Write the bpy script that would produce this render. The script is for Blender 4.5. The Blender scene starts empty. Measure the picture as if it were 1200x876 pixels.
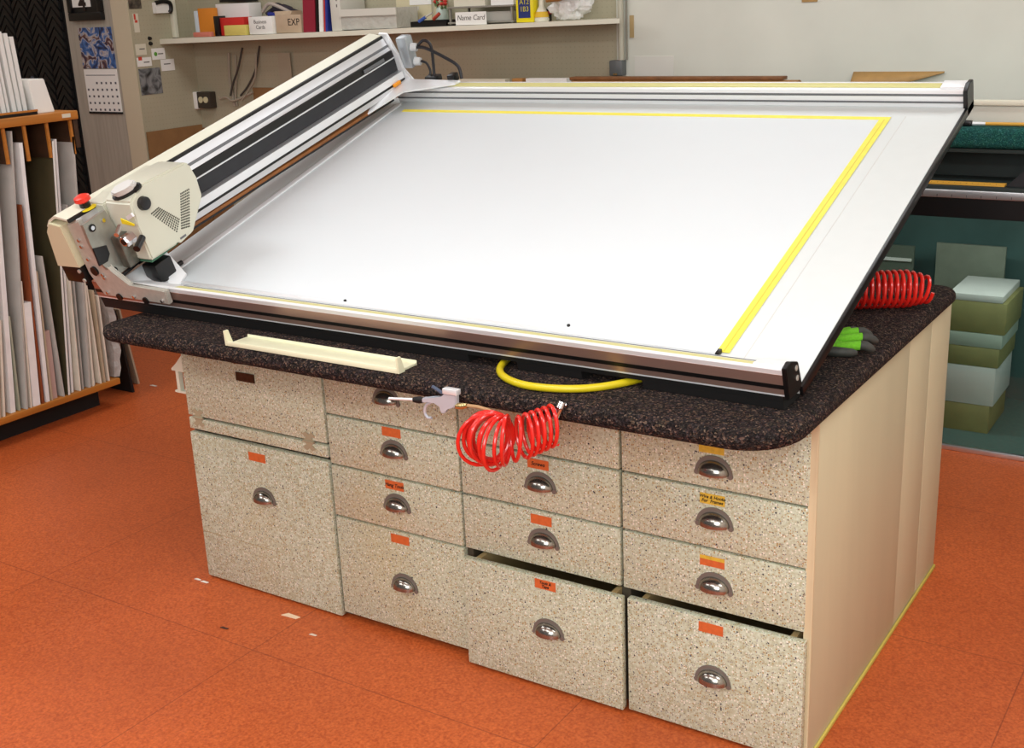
import bpy, bmesh, math, random
from mathutils import Vector, Matrix
random.seed(7)
PI = math.pi
scn = bpy.context.scene
col = scn.collection
# ------------------------------------------------------------------ camera
CAM = Vector((0.757, -2.271, 1.686))
ROT = (math.radians(72.461), math.radians(2.424), math.radians(32.931))
FPX = 1395.16
cd = bpy.data.cameras.new('camera'); cam = bpy.data.objects.new('camera', cd); col.objects.link(cam)
from mathutils import Euler
cam.location = CAM; cam.rotation_euler = Euler(ROT, 'XYZ')
cd.sensor_fit = 'HORIZONTAL'; cd.sensor_width = 36.0; cd.lens = FPX / 1200 * 36.0
cd.clip_start = 0.05; cd.clip_end = 60
scn.camera = cam
RM = Euler(ROT, 'XYZ').to_matrix()
def at(u, v, k, val):
    """point of a world plane (axis k at val) seen at this place of the photograph: used to measure things off the plane they lie on"""
    d = RM @ Vector(((u - 600) / FPX, -(v - 438) / FPX, -1))
    return CAM + d * ((val - CAM[k]) / d[k])
# machine frame: s along the front, t up the slope, n off the table
MO = Vector((-.026, -.033, .9146)); TILT = math.radians(18.74)
MR = Matrix.Rotation(TILT, 3, 'X')
def lat(u, v, k, val):
    d = MR.transposed() @ (RM @ Vector(((u - 600) / FPX, -(v - 438) / FPX, -1)))
    c = MR.transposed() @ (CAM - MO)
    return c + d * ((val - c[k]) / d[k])

# ------------------------------------------------------------------ materials
def srgb(h):
    if isinstance(h, str):
        h = h.lstrip('#'); c = [int(h[i:i + 2], 16) / 255 for i in (0, 2, 4)]
    else: c = [x / 255 for x in h]
    return tuple(x / 12.92 if x <= .04045 else ((x + .055) / 1.055) ** 2.4 for x in c) + (1,)
MATS = {}
def mat(name, color, rough=.5, metal=0., noise=0., nscale=20, bump=0., bscale=80, spec=.5, stretch=None, coat=0):
    if name in MATS: return MATS[name]
    m = bpy.data.materials.new(name); m.use_nodes = True
    nt = m.node_tree; b = nt.nodes['Principled BSDF']
    c = srgb(color)
    b.inputs['Base Color'].default_value = c; b.inputs['Roughness'].default_value = rough
    b.inputs['Metallic'].default_value = metal; b.inputs['Specular IOR Level'].default_value = spec
    if coat: b.inputs['Coat Weight'].default_value = coat
    tc = nt.nodes.new('ShaderNodeTexCoord'); vec = tc.outputs['Object']
    if stretch:
        mp = nt.nodes.new('ShaderNodeMapping'); mp.inputs['Scale'].default_value = stretch
        nt.links.new(vec, mp.inputs['Vector']); vec = mp.outputs['Vector']
    nz = nt.nodes.new('ShaderNodeTexNoise'); nz.inputs['Scale'].default_value = nscale; nz.inputs['Detail'].default_value = 5
    nt.links.new(vec, nz.inputs['Vector'])
    n = max(noise, .004)
    rp = nt.nodes.new('ShaderNodeValToRGB')
    rp.color_ramp.elements[0].position = .3; rp.color_ramp.elements[1].position = .7
    rp.color_ramp.elements[0].color = tuple(x * (1 - n) for x in c[:3]) + (1,)
    rp.color_ramp.elements[1].color = tuple(min(1, x * (1 + n)) for x in c[:3]) + (1,)
    nt.links.new(nz.outputs['Fac'], rp.inputs['Fac']); nt.links.new(rp.outputs['Color'], b.inputs['Base Color'])
    if bump:
        nb = nt.nodes.new('ShaderNodeTexNoise'); nb.inputs['Scale'].default_value = bscale; nb.inputs['Detail'].default_value = 3
        nt.links.new(vec, nb.inputs['Vector'])
        bp = nt.nodes.new('ShaderNodeBump'); bp.inputs['Strength'].default_value = bump; bp.inputs['Distance'].default_value = .01
        nt.links.new(nb.outputs['Fac'], bp.inputs['Height']); nt.links.new(bp.outputs['Normal'], b.inputs['Normal'])
    MATS[name] = m; return m
def mixn(nt, fac, a, b, mode='MIX'):
    n = nt.nodes.new('ShaderNodeMix'); n.data_type = 'RGBA'; n.blend_type = mode
    for s, i in ((fac, 0), (a, 6), (b, 7)):
        if hasattr(s, 'links'): nt.links.new(s, n.inputs[i])
        else: n.inputs[i].default_value = s
    return n.outputs[2]
def speckles(nt, vec, scale, thr, seedshift):
    """round flecks of random size: mask 1 inside a fleck"""
    mp = nt.nodes.new('ShaderNodeMapping'); mp.inputs['Location'].default_value = (seedshift, seedshift * 1.7, seedshift * .6)
    nt.links.new(vec, mp.inputs['Vector'])
    v = nt.nodes.new('ShaderNodeTexVoronoi'); v.inputs['Scale'].default_value = scale
    nt.links.new(mp.outputs['Vector'], v.inputs['Vector'])
    sep = nt.nodes.new('ShaderNodeSeparateColor'); nt.links.new(v.outputs['Color'], sep.inputs[0])
    mu = nt.nodes.new('ShaderNodeMath'); mu.operation = 'MULTIPLY'; nt.links.new(sep.outputs[0], mu.inputs[0]); mu.inputs[1].default_value = thr
    lt = nt.nodes.new('ShaderNodeMath'); lt.operation = 'LESS_THAN'; nt.links.new(v.outputs['Distance'], lt.inputs[0]); nt.links.new(mu.outputs[0], lt.inputs[1])
    return lt.outputs[0]
def m_speckle():
    m = bpy.data.materials.new('speckled_paint'); m.use_nodes = True; nt = m.node_tree; b = nt.nodes['Principled BSDF']
    tc = nt.nodes.new('ShaderNodeTexCoord'); vec = tc.outputs['Object']
    nz = nt.nodes.new('ShaderNodeTexNoise'); nz.inputs['Scale'].default_value = 130; nz.inputs['Detail'].default_value = 4
    nt.links.new(vec, nz.inputs['Vector'])
    rp = nt.nodes.new('ShaderNodeValToRGB')
    e = rp.color_ramp.elements; e[0].position = .32; e[0].color = srgb('#b1ad8d'); e[1].position = .66; e[1].color = srgb('#cfd5c1')
    x = e.new(.48); x.color = srgb('#c1c5ab')
    nt.links.new(nz.outputs['Fac'], rp.inputs['Fac'])
    c = rp.outputs['Color']
    n2 = nt.nodes.new('ShaderNodeTexNoise'); n2.inputs['Scale'].default_value = 2.2; n2.inputs['Detail'].default_value = 3
    nt.links.new(vec, n2.inputs['Vector'])
    r2 = nt.nodes.new('ShaderNodeValToRGB'); r2.color_ramp.elements[0].position = .52; r2.color_ramp.elements[1].position = .8
    nt.links.new(n2.outputs['Fac'], r2.inputs['Fac'])
    mm = nt.nodes.new('ShaderNodeMath'); mm.operation = 'MULTIPLY'; mm.inputs[1].default_value = .35; nt.links.new(r2.outputs['Color'], mm.inputs[0])
    c = mixn(nt, mm.outputs[0], c, srgb('#c2a35f'))
    for sc, th, sh, cl in ((170, .40, 1.3, '#a98c58'), (190, .36, 4.1, '#97938c'), (125, .25, 7.7, '#6d645a'), (80, .20, 2.9, '#31313c'), (95, .18, 9.1, '#505c72'), (150, .38, 5.5, '#e8e4d6')):
        c = mixn(nt, speckles(nt, vec, sc, th, sh), c, srgb(cl))
    nt.links.new(c, b.inputs['Base Color']); b.inputs['Roughness'].default_value = .45
    return m
def m_carpet(name, base, flecks, scale=260, bump=.9):
    m = bpy.data.materials.new(name); m.use_nodes = True; nt = m.node_tree; b = nt.nodes['Principled BSDF']
    tc = nt.nodes.new('ShaderNodeTexCoord'); vec = tc.outputs['Object']
    v = nt.nodes.new('ShaderNodeTexVoronoi'); v.inputs['Scale'].default_value = scale; nt.links.new(vec, v.inputs['Vector'])
    sep = nt.nodes.new('ShaderNodeSeparateColor'); nt.links.new(v.outputs['Color'], sep.inputs[0])
    rp = nt.nodes.new('ShaderNodeValToRGB'); rp.color_ramp.interpolation = 'CONSTANT'
    e = rp.color_ramp.elements; e[0].color = srgb(base); e[0].position = 0
    for i, (p, c) in enumerate(flecks):
        x = e[1] if i == 0 else e.new(p)
        x.position = p; x.color = srgb(c)
    nt.links.new(sep.outputs[0], rp.inputs['Fac'])
    n2 = nt.nodes.new('ShaderNodeTexNoise'); n2.inputs['Scale'].default_value = 60; n2.inputs['Detail'].default_value = 4; nt.links.new(vec, n2.inputs['Vector'])
    c = mixn(nt, .35, rp.outputs['Color'], n2.outputs['Color'], 'MULTIPLY')
    nt.links.new(c, b.inputs['Base Color']); b.inputs['Roughness'].default_value = .95; b.inputs['Specular IOR Level'].default_value = .15
    bp = nt.nodes.new('ShaderNodeBump'); bp.inputs['Strength'].default_value = bump; bp.inputs['Distance'].default_value = .006
    nt.links.new(v.outputs['Distance'], bp.inputs['Height']); nt.links.new(bp.outputs['Normal'], b.inputs['Normal'])
    return m
def m_floor():
    m = bpy.data.materials.new('red_floor'); m.use_nodes = True; nt = m.node_tree; b = nt.nodes['Principled BSDF']
    tc = nt.nodes.new('ShaderNodeTexCoord'); vec = tc.outputs['Object']
    nz = nt.nodes.new('ShaderNodeTexNoise'); nz.inputs['Scale'].default_value = 150; nz.inputs['Detail'].default_value = 3; nt.links.new(vec, nz.inputs['Vector'])
    rp = nt.nodes.new('ShaderNodeValToRGB'); e = rp.color_ramp.elements
    e[0].position = .3; e[0].color = srgb('#ac4c24'); e[1].position = .7; e[1].color = srgb('#d56c37')
    nt.links.new(nz.outputs['Fac'], rp.inputs['Fac'])
    n2 = nt.nodes.new('ShaderNodeTexNoise'); n2.inputs['Scale'].default_value = 1.1; n2.inputs['Detail'].default_value = 5; nt.links.new(vec, n2.inputs['Vector'])
    r2 = nt.nodes.new('ShaderNodeValToRGB'); r2.color_ramp.elements[0].position = .35; r2.color_ramp.elements[0].color = (.80, .78, .76, 1); r2.color_ramp.elements[1].position = .68; r2.color_ramp.elements[1].color = (1, 1, 1, 1)
    nt.links.new(n2.outputs['Fac'], r2.inputs['Fac'])
    c = mixn(nt, 1.0, rp.outputs['Color'], r2.outputs['Color'], 'MULTIPLY')
    br = nt.nodes.new('ShaderNodeTexBrick'); br.offset = 0; br.inputs['Scale'].default_value = 1; br.inputs['Brick Width'].default_value = .915; br.inputs['Row Height'].default_value = .915
    br.inputs['Mortar Size'].default_value = .002; br.inputs['Mortar Smooth'].default_value = .3
    mp = nt.nodes.new('ShaderNodeMapping'); mp.inputs['Location'].default_value = (.3, .55, 0); nt.links.new(vec, mp.inputs['Vector']); nt.links.new(mp.outputs['Vector'], br.inputs['Vector'])
    mf = nt.nodes.new('ShaderNodeMath'); mf.operation = 'MULTIPLY'; mf.inputs[1].default_value = .55; nt.links.new(br.outputs['Fac'], mf.inputs[0])
    c = mixn(nt, mf.outputs[0], c, srgb('#6a2c1a'))
    nt.links.new(c, b.inputs['Base Color']); b.inputs['Roughness'].default_value = .38; b.inputs['Specular IOR Level'].default_value = .35
    bp = nt.nodes.new('ShaderNodeBump'); bp.inputs['Strength'].default_value = .12; bp.inputs['Distance'].default_value = .004
    nt.links.new(nz.outputs['Fac'], bp.inputs['Height']); nt.links.new(bp.outputs['Normal'], b.inputs['Normal'])
    return m
def m_pegboard(name, color):
    m = bpy.data.materials.new(name); m.use_nodes = True; nt = m.node_tree; b = nt.nodes['Principled BSDF']
    tc = nt.nodes.new('ShaderNodeTexCoord'); vec = tc.outputs['Object']
    v = nt.nodes.new('ShaderNodeTexVoronoi'); v.inputs['Scale'].default_value = 1 / .0254; v.inputs['Randomness'].default_value = 0
    nt.links.new(vec, v.inputs['Vector'])
    lt = nt.nodes.new('ShaderNodeMath'); lt.operation = 'LESS_THAN'; lt.inputs[1].default_value = .13; nt.links.new(v.outputs['Distance'], lt.inputs[0])
    mu = nt.nodes.new('ShaderNodeMath'); mu.operation = 'MULTIPLY'; mu.inputs[1].default_value = .16; nt.links.new(lt.outputs[0], mu.inputs[0])
    nz = nt.nodes.new('ShaderNodeTexNoise'); nz.inputs['Scale'].default_value = 4; nz.inputs['Detail'].default_value = 6; nt.links.new(vec, nz.inputs['Vector'])
    c0 = srgb(color)
    c = mixn(nt, nz.outputs['Fac'], tuple(x * .86 for x in c0[:3]) + (1,), tuple(min(1, x * 1.1) for x in c0[:3]) + (1,))
    c = mixn(nt, mu.outputs[0], c, srgb('#4a4036'))
    nt.links.new(c, b.inputs['Base Color']); b.inputs['Roughness'].default_value = .7
    return m
def m_glass():
    m = bpy.data.materials.new('clear_glass'); m.use_nodes = True; nt = m.node_tree
    for n in list(nt.nodes): nt.nodes.remove(n)
    o = nt.nodes.new('ShaderNodeOutputMaterial'); t = nt.nodes.new('ShaderNodeBsdfTransparent'); t.inputs['Color'].default_value = (.84, .91, .89, 1)
    g = nt.nodes.new('ShaderNodeBsdfGlossy'); g.inputs['Roughness'].default_value = .03
    f = nt.nodes.new('ShaderNodeFresnel'); f.inputs['IOR'].default_value = 1.5
    x = nt.nodes.new('ShaderNodeMixShader'); nt.links.new(f.outputs[0], x.inputs[0]); nt.links.new(t.outputs[0], x.inputs[1]); nt.links.new(g.outputs[0], x.inputs[2])
    nt.links.new(x.outputs[0], o.inputs['Surface']); return m
def m_plastic_film(name, col_, alpha):
    m = bpy.data.materials.new(name); m.use_nodes = True; nt = m.node_tree; b = nt.nodes['Principled BSDF']
    b.inputs['Base Color'].default_value = srgb(col_); b.inputs['Roughness'].default_value = .18; b.inputs['Alpha'].default_value = alpha
    nz = nt.nodes.new('ShaderNodeTexNoise'); nz.inputs['Scale'].default_value = 30; tc = nt.nodes.new('ShaderNodeTexCoord'); nt.links.new(tc.outputs['Object'], nz.inputs['Vector'])
    bp = nt.nodes.new('ShaderNodeBump'); bp.inputs['Strength'].default_value = .6; bp.inputs['Distance'].default_value = .02; nt.links.new(nz.outputs['Fac'], bp.inputs['Height']); nt.links.new(bp.outputs['Normal'], b.inputs['Normal'])
    return m
def m_picture(name, cols, scale):
    m = bpy.data.materials.new(name); m.use_nodes = True; nt = m.node_tree; b = nt.nodes['Principled BSDF']
    tc = nt.nodes.new('ShaderNodeTexCoord'); nz = nt.nodes.new('ShaderNodeTexNoise'); nz.inputs['Scale'].default_value = scale; nz.inputs['Detail'].default_value = 2; nz.inputs['Distortion'].default_value = 1.5
    nt.links.new(tc.outputs['Object'], nz.inputs['Vector'])
    rp = nt.nodes.new('ShaderNodeValToRGB'); e = rp.color_ramp.elements
    for i, c in enumerate(cols):
        p = .3 + .4 * i / (len(cols) - 1)
        x = e[0] if i == 0 else (e[1] if i == 1 else e.new(p)); x.position = p; x.color = srgb(c)
    nt.links.new(nz.outputs['Fac'], rp.inputs['Fac']); nt.links.new(rp.outputs['Color'], b.inputs['Base Color']); b.inputs['Roughness'].default_value = .4
    return m

SPECK = m_speckle(); FLOOR = m_floor(); GLASS = m_glass()
CARPET = m_carpet('brown_carpet', '#1f1a1a', [(.3, '#3a302d'), (.55, '#2a2424'), (.72, '#5a463c'), (.84, '#463c3c'), (.93, '#7a6456')])
TEAL = m_carpet('teal_carpet', '#1c4a47', [(.4, '#2a605a'), (.7, '#235650'), (.9, '#3c746c')], 300, .5)
PANEL = mat('cream_panel', '#ccc3a2', .5, noise=.035, nscale=2, stretch=(1, 4, .6))
PANEL2 = mat('cream_edging', '#d6c5a0', .5, noise=.05, nscale=3, stretch=(1, 6, .6))  # slightly warmer cream for the panel edging
DARK = mat('plinth_shadow', '#191613', .8)  # near-black colour stands for the shadow beneath the rack
BLACK = mat('black_plastic', '#0c0b0c', .35)
BLACKM = mat('black_painted_steel', '#0d0b0b', .7)
ALU = mat('brushed_aluminium', '#dcdde0', .32, .85, noise=.05, nscale=40, stretch=(1, .02, 1))
ALUX = mat('brushed_aluminium_rail', '#dcdde0', .3, .85, noise=.05, nscale=40, stretch=(.02, 1, 1))
ALUW = mat('satin_aluminium', '#eef0f2', .45, .35)
STEEL = mat('machined_steel', '#bdbab0', .45, .3, noise=.08, nscale=60)
CHROME = mat('chrome', '#d8d8da', .12, 1.0)
NICKEL = mat('worn_nickel', '#9a958d', .2, .92, noise=.15, nscale=60)
CREAM = mat('cream_enamel', '#cbcbb9', .35)
CREAMT = mat('cream_cover', '#dcdcc8', .4)
TRAYC = mat('cream_plastic', '#e4e4c4', .4)
WHITE = mat('white_laminate', '#d5dad9', .55, noise=.01)
MATW = mat('white_board', '#d9dfe2', .65, noise=.004, nscale=8)
GREYD = mat('charcoal_belt', '#26272b', .6, noise=.08, nscale=30)
GREYG = mat('grey_groove', '#6d6f72', .5, .3)
TAPE = mat('yellow_tape', '#efe04a', .5, noise=.06, nscale=30)
SCALE = mat('yellow_scale', '#cfca86', .5)
ORANGE = mat('orange_label', '#d0652f', .6, noise=.1, nscale=90)
YELLAB = mat('tan_label', '#d8b23c', .6, noise=.15, nscale=90)
INK = mat('black_ink', '#26160f', .7)
REDH = mat('red_hose', '#d8241c', .25, coat=.3)
YELH = mat('yellow_hose', '#d2bd1c', .3)
BRASS = mat('brass', '#c9b27c', .25, .9)
REDB = mat('red_button', '#e23a2c', .3)
YELB = mat('yellow_collar', '#f2d81e', .4)
WOOD = mat('honey_wood', '#b8742c', .5, noise=.22, nscale=9, stretch=(1, .15, 3), bump=.05)
WOOD_SHADED = mat('honey_wood_shaded', '#3e2817', .6, noise=.25, nscale=10, stretch=(.2, 1, 3))  # rack wood darkened: the dimness inside the rack is put into the colour
RULERW = mat('ruler_wood', '#d9a13a', .5, noise=.12, nscale=12, stretch=(.2, 1, 1))
PLANK = mat('moulding_wood', '#a9773f', .5, noise=.2, nscale=20, stretch=(.1, 1, 2))
HARDB = mat('brown_hardboard', '#8d673f', .7, noise=.1, nscale=12)
PEG = m_pegboard('beige_pegboard', '#b0a88f')
WALLR = mat('pale_wall', '#d9d8cc', .7, noise=.05, nscale=3)
WALLB = mat('beige_wall', '#b3a68f', .75, noise=.08, nscale=4)
GREYP = mat('grey_panelling', '#a9a294', .6, noise=.12, nscale=10, stretch=(6, 1, .4))
TRIMB = mat('beige_trim', '#c9bda2', .55)
SHELFC = mat('cream_shelf', '#dfdbc8', .5)
PAPER = mat('paper_white', '#eceae4', .7)
PAPERC = mat('paper_cream', '#d9d2bd', .7)
CHEV = mat('black_moulding', '#09090c', .4, noise=.2, nscale=30)
CHEVG = mat('graphite_moulding', '#4a4b55', .3)
MATS['ceil'] = mat('ceiling_white', '#e8e6e0', .9)

# ------------------------------------------------------------------ mesh builder
class MB:
    def __init__(s): s.bm = bmesh.new()
    def box(s, a, b, bev=0, seg=2):
        a, b = [min(x, y) for x, y in zip(a, b)], [max(x, y) for x, y in zip(a, b)]
        r = bmesh.ops.create_cube(s.bm, size=1); vs = r['verts']
        for v in vs: v.co = Vector([(a[i] + b[i]) / 2 + v.co[i] * (b[i] - a[i]) for i in range(3)])
        if bev:
            es = list({e for v in vs for e in v.link_edges})
            bmesh.ops.bevel(s.bm, geom=es, offset=bev, segments=seg, affect='EDGES', profile=.5)
        return s
    def hexa(s, p):
        """8 corners: 4 of one face, then the 4 facing them"""
        vs = [s.bm.verts.new(q) for q in p]
        for f in ((3, 2, 1, 0), (4, 5, 6, 7), (0, 1, 5, 4), (1, 2, 6, 5), (2, 3, 7, 6), (3, 0, 4, 7)):
            s.bm.faces.new([vs[i] for i in f])
        return s
    def prism(s, pts, off, bev=0):
        """planar outline pts (3D) pushed by vector off"""
        off = Vector(off)
        a = [s.bm.verts.new(Vector(p)) for p in pts]; b = [s.bm.verts.new(Vector(p) + off) for p in pts]
        n = len(pts); fs = [s.bm.faces.new(a), s.bm.faces.new(b[::-1])]
        for i in range(n): fs.append(s.bm.faces.new((a[i], b[i], b[(i + 1) % n], a[(i + 1) % n])))
        if bev:
            es = list({e for f in fs for e in f.edges})
            bmesh.ops.bevel(s.bm, geom=es, offset=bev, segments=2, affect='EDGES')
        return s
    def tube(s, pts, r, n=10, closed=False, caps=True):
        pts = [Vector(p) for p in pts]; m = len(pts)
        rs = r if isinstance(r, (list, tuple)) else [r] * m
        tang = []
        for i in range(m):
            a = pts[max(i - 1, 0)]; b = pts[min(i + 1, m - 1)]
            if closed: a = pts[(i - 1) % m]; b = pts[(i + 1) % m]
            d = b - a; tang.append(d.normalized() if d.length > 1e-9 else Vector((0, 0, 1)))
        ref = Vector((0, 0, 1)) if abs(tang[0].z) < .9 else Vector((1, 0, 0))
        u = tang[0].cross(ref).normalized(); rings = []
        for i in range(m):
            u = (u - tang[i] * u.dot(tang[i]))
            if u.length < 1e-6: u = tang[i].orthogonal()
            u.normalize(); w = tang[i].cross(u)
            rings.append([s.bm.verts.new(pts[i] + (u * math.cos(2 * PI * k / n) + w * math.sin(2 * PI * k / n)) * rs[i]) for k in range(n)])
        for i in range(m if closed else m - 1):
            A, B = rings[i], rings[(i + 1) % m]
            for k in range(n): s.bm.faces.new((A[k], A[(k + 1) % n], B[(k + 1) % n], B[k]))
        if caps and not closed:
            s.bm.faces.new(rings[0][::-1]); s.bm.faces.new(rings[-1])
        return s
    def cyl(s, a, b, r, n=20, r2=None): return s.tube([a, b], [r, r if r2 is None else r2], n)
    def build(s, name, m, parent=None, smooth=True, loc=None, auto=35):
        bmesh.ops.recalc_face_normals(s.bm, faces=s.bm.faces)
        me = bpy.data.meshes.new(name); s.bm.to_mesh(me); s.bm.free()
        if smooth:
            for p in me.polygons: p.use_smooth = True
            try: me.set_sharp_from_angle(angle=math.radians(auto))
            except Exception: pass
        me.materials.append(m)
        o = bpy.data.objects.new(name, me); col.objects.link(o)
        if loc is not None: o.location = loc
        if parent: o.parent = parent
        return o
def box(name, a, b, m, parent=None, bev=0):
    """a box object whose origin is at the middle of its base"""
    c = Vector(((a[0] + b[0]) / 2, (a[1] + b[1]) / 2, min(a[2], b[2])))
    return MB().box(Vector(a) - c, Vector(b) - c, bev).build(name, m, parent, loc=c)
def boxp(name, a, b, m, parent, bev=0): return MB().box(a, b, bev).build(name, m, parent)
def tag(o, label=None, cat=None, group=None, kind=None):
    if label: o['label'] = label
    if cat: o['category'] = cat
    if group: o['group'] = group
    if kind: o['kind'] = kind
    return o
def struct(o): o['kind'] = 'structure'; return o
def empty(name, loc, label, cat, group=None, rot=None):
    o = bpy.data.objects.new(name, None); o.empty_display_size = .05; col.objects.link(o); o.location = loc
    if rot: o.rotation_euler = rot
    return tag(o, label, cat, group)
def text(name, s, size, m, parent, mtx, shear=0.0, off=.0):
    cu = bpy.data.curves.new('lettering', 'FONT'); cu.body = s; cu.size = size; cu.align_x = 'CENTER'; cu.align_y = 'CENTER'; cu.extrude = .0004; cu.shear = shear; cu.offset = off
    t = bpy.data.objects.new('lettering_tmp', cu); col.objects.link(t)
    bpy.context.view_layer.update()
    me = bpy.data.meshes.new_from_object(t.evaluated_get(bpy.context.evaluated_depsgraph_get()))
    bpy.data.objects.remove(t)
    me.transform(mtx); me.materials.clear(); me.materials.append(m)
    o = bpy.data.objects.new(name, me); col.objects.link(o)
    if parent: o.parent = parent
    return o
FACE_Y = Matrix.Rotation(PI / 2, 4, 'X')          # lettering that faces the front (-y)
def wy(x, y, z): return Matrix.Translation((x, y, z)) @ FACE_Y
FACE_X = Matrix.Rotation(PI / 2, 4, 'Z') @ Matrix.Rotation(PI / 2, 4, 'X')

# ================================================================== THE ROOM
YB = 2.85; XS = -4.827; YP = 2.40; XL = -6.6; XR = 2.4; YF = -4.2; ZC = 2.75
struct(box('floor', (XL - .1, YF, -.05), (XR + .1, YB + .1, 0), FLOOR))
struct(box('ceiling', (XL - .1, YF, ZC), (XR + .1, YB + .1, ZC + .08), MATS['ceil']))
xw = -1.985
struct(box('wall_back', (XS, YB, 0), (xw, YB + .1, ZC), PEG))
struct(box('wall_back_bright', (xw, YB, 0), (XR, YB + .1, ZC), WALLR)).name = 'wall_rear'
struct(box('wall_side', (XS - .1, YP, 0), (XS, YB, ZC), PEG))
struct(box('wall_partition', (XL, YP, 0), (XS - .1, YP + .1, ZC), GREYP))
struct(box('trim_1', (XS - .135, YP - .005, 0), (XS + .004, YP, ZC), TRIMB))
struct(box('wall_left', (XL - .1, YF, 0), (XL, YP, ZC), WALLB))
struct(box('wall_right', (XR, YF, 0), (XR + .1, YB, ZC), WALLR))
# white chair-rail strip along the bright wall with its shadow gap

# hanging fluorescent fixtures (out of the photograph's frame, they light the room)
def fixture(i, x, y, e, lx=1.3, ly=.6):
    o = empty('ceiling_light', (x, y, ZC), 'fluorescent ceiling fixture with white diffuser, number %d of the ceiling grid' % i, 'ceiling light', 'fluorescent ceiling fixtures')
    la = bpy.data.lights.new('ceiling_lamp', 'AREA'); la.shape = 'RECTANGLE'; la.size = lx; la.size_y = ly; la.energy = e; la.color = (.93, .985, 1)
    l = bpy.data.objects.new('ceiling_lamp', la); col.objects.link(l); l.location = (x, y, ZC - .02)
    bpy.data.objects.remove(o)
FX = .34
def lamp(name, loc, target, e, sx, sy, color=(1, 1, 1)):
    la = bpy.data.lights.new(name, 'AREA'); la.shape = 'RECTANGLE'; la.size = sx; la.size_y = sy; la.energy = e; la.color = color
    l = bpy.data.objects.new(name, la); col.objects.link(l); l.location = loc
    l.rotation_euler = (Vector(target) - Vector(loc)).to_track_quat('-Z', 'Y').to_euler(); return l
lamp('front_fill_light', (.9, -3.6, 2.1), (-.8, .2, .6), 82, 1.8, 1.3, (.96, 1, 1))  # area fill added behind the camera to brighten the fronts; not a window
for i, (x, y, e) in enumerate([(-.9, -.9, 60), (-3.2, -.9, 85), (1.3, -.9, 80), (-.9, -3.0, 78), (-3.2, -3.0, 95), (1.3, -3.0, 75), (-.9, 1.75, 40), (-3.3, 1.75, 46), (1.3, 1.75, 62), (-5.5, 1.0, 26)]):
    fixture(i, x, y, e * FX)
w = bpy.data.worlds.new('room_light'); scn.world = w; w.use_nodes = True
w.node_tree.nodes['Background'].inputs[0].default_value = (1, .98, .95, 1); w.node_tree.nodes['Background'].inputs[1].default_value = .16

# ================================================================== CABINET
X0, X1, X2, X3, X4 = -1.932, -1.3755, -.9294, -.467, 0.
Z1, Z2, Z3, ZT = .6266, .4799, .3253, .80
CD = 1.10
cab = empty('drawer_cabinet', (-.966, .55, 0), 'long cream speckled workshop cabinet with thirteen drawers on the red floor', 'cabinet')
def cpart(o):
    o.matrix_parent_inverse = Matrix.Translation((.966, -.55, 0)); return o
def C_(mb, name, m, parent=None):
    o = mb.build(name, m, parent or cab)
    return cpart(o) if parent is None else o
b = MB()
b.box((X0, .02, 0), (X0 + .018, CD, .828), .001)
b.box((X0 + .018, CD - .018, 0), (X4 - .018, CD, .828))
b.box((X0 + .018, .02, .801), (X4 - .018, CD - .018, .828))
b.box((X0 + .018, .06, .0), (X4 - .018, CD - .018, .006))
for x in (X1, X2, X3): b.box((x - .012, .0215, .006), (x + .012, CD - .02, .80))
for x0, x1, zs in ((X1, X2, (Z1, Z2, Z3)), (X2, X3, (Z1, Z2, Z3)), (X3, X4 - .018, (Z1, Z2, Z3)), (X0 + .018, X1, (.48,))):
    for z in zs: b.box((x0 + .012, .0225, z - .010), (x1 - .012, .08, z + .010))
C_(b, 'carcase', mat('carcase_shade', '#4a4234', .7))  # carcase colour darkened so the gaps between drawers look shaded
C_(MB().box((X4 - .018, .004, 0), (X4, CD * .62, .829), .0015).box((X4 - .018, CD * .621, 0), (X4 - .0006, CD * .815, .829), .0015).box((X4 - .018, CD * .816, 0), (X4, CD, .829), .0015), 'side_panel', PANEL)
C_(MB().box((X4 - .0035, .0, .0), (X4 + .001, .004, .829)).box((X4-.018,.0015,.0),(X4-.0035,.004,.829)), 'panel_edging', PANEL2)
C_(MB().box((X4, .02, .0), (X4 + .006, CD, .012), .002), 'yellow_base_strip', mat('yellowed_strip', '#cdbb58', .5))

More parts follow.
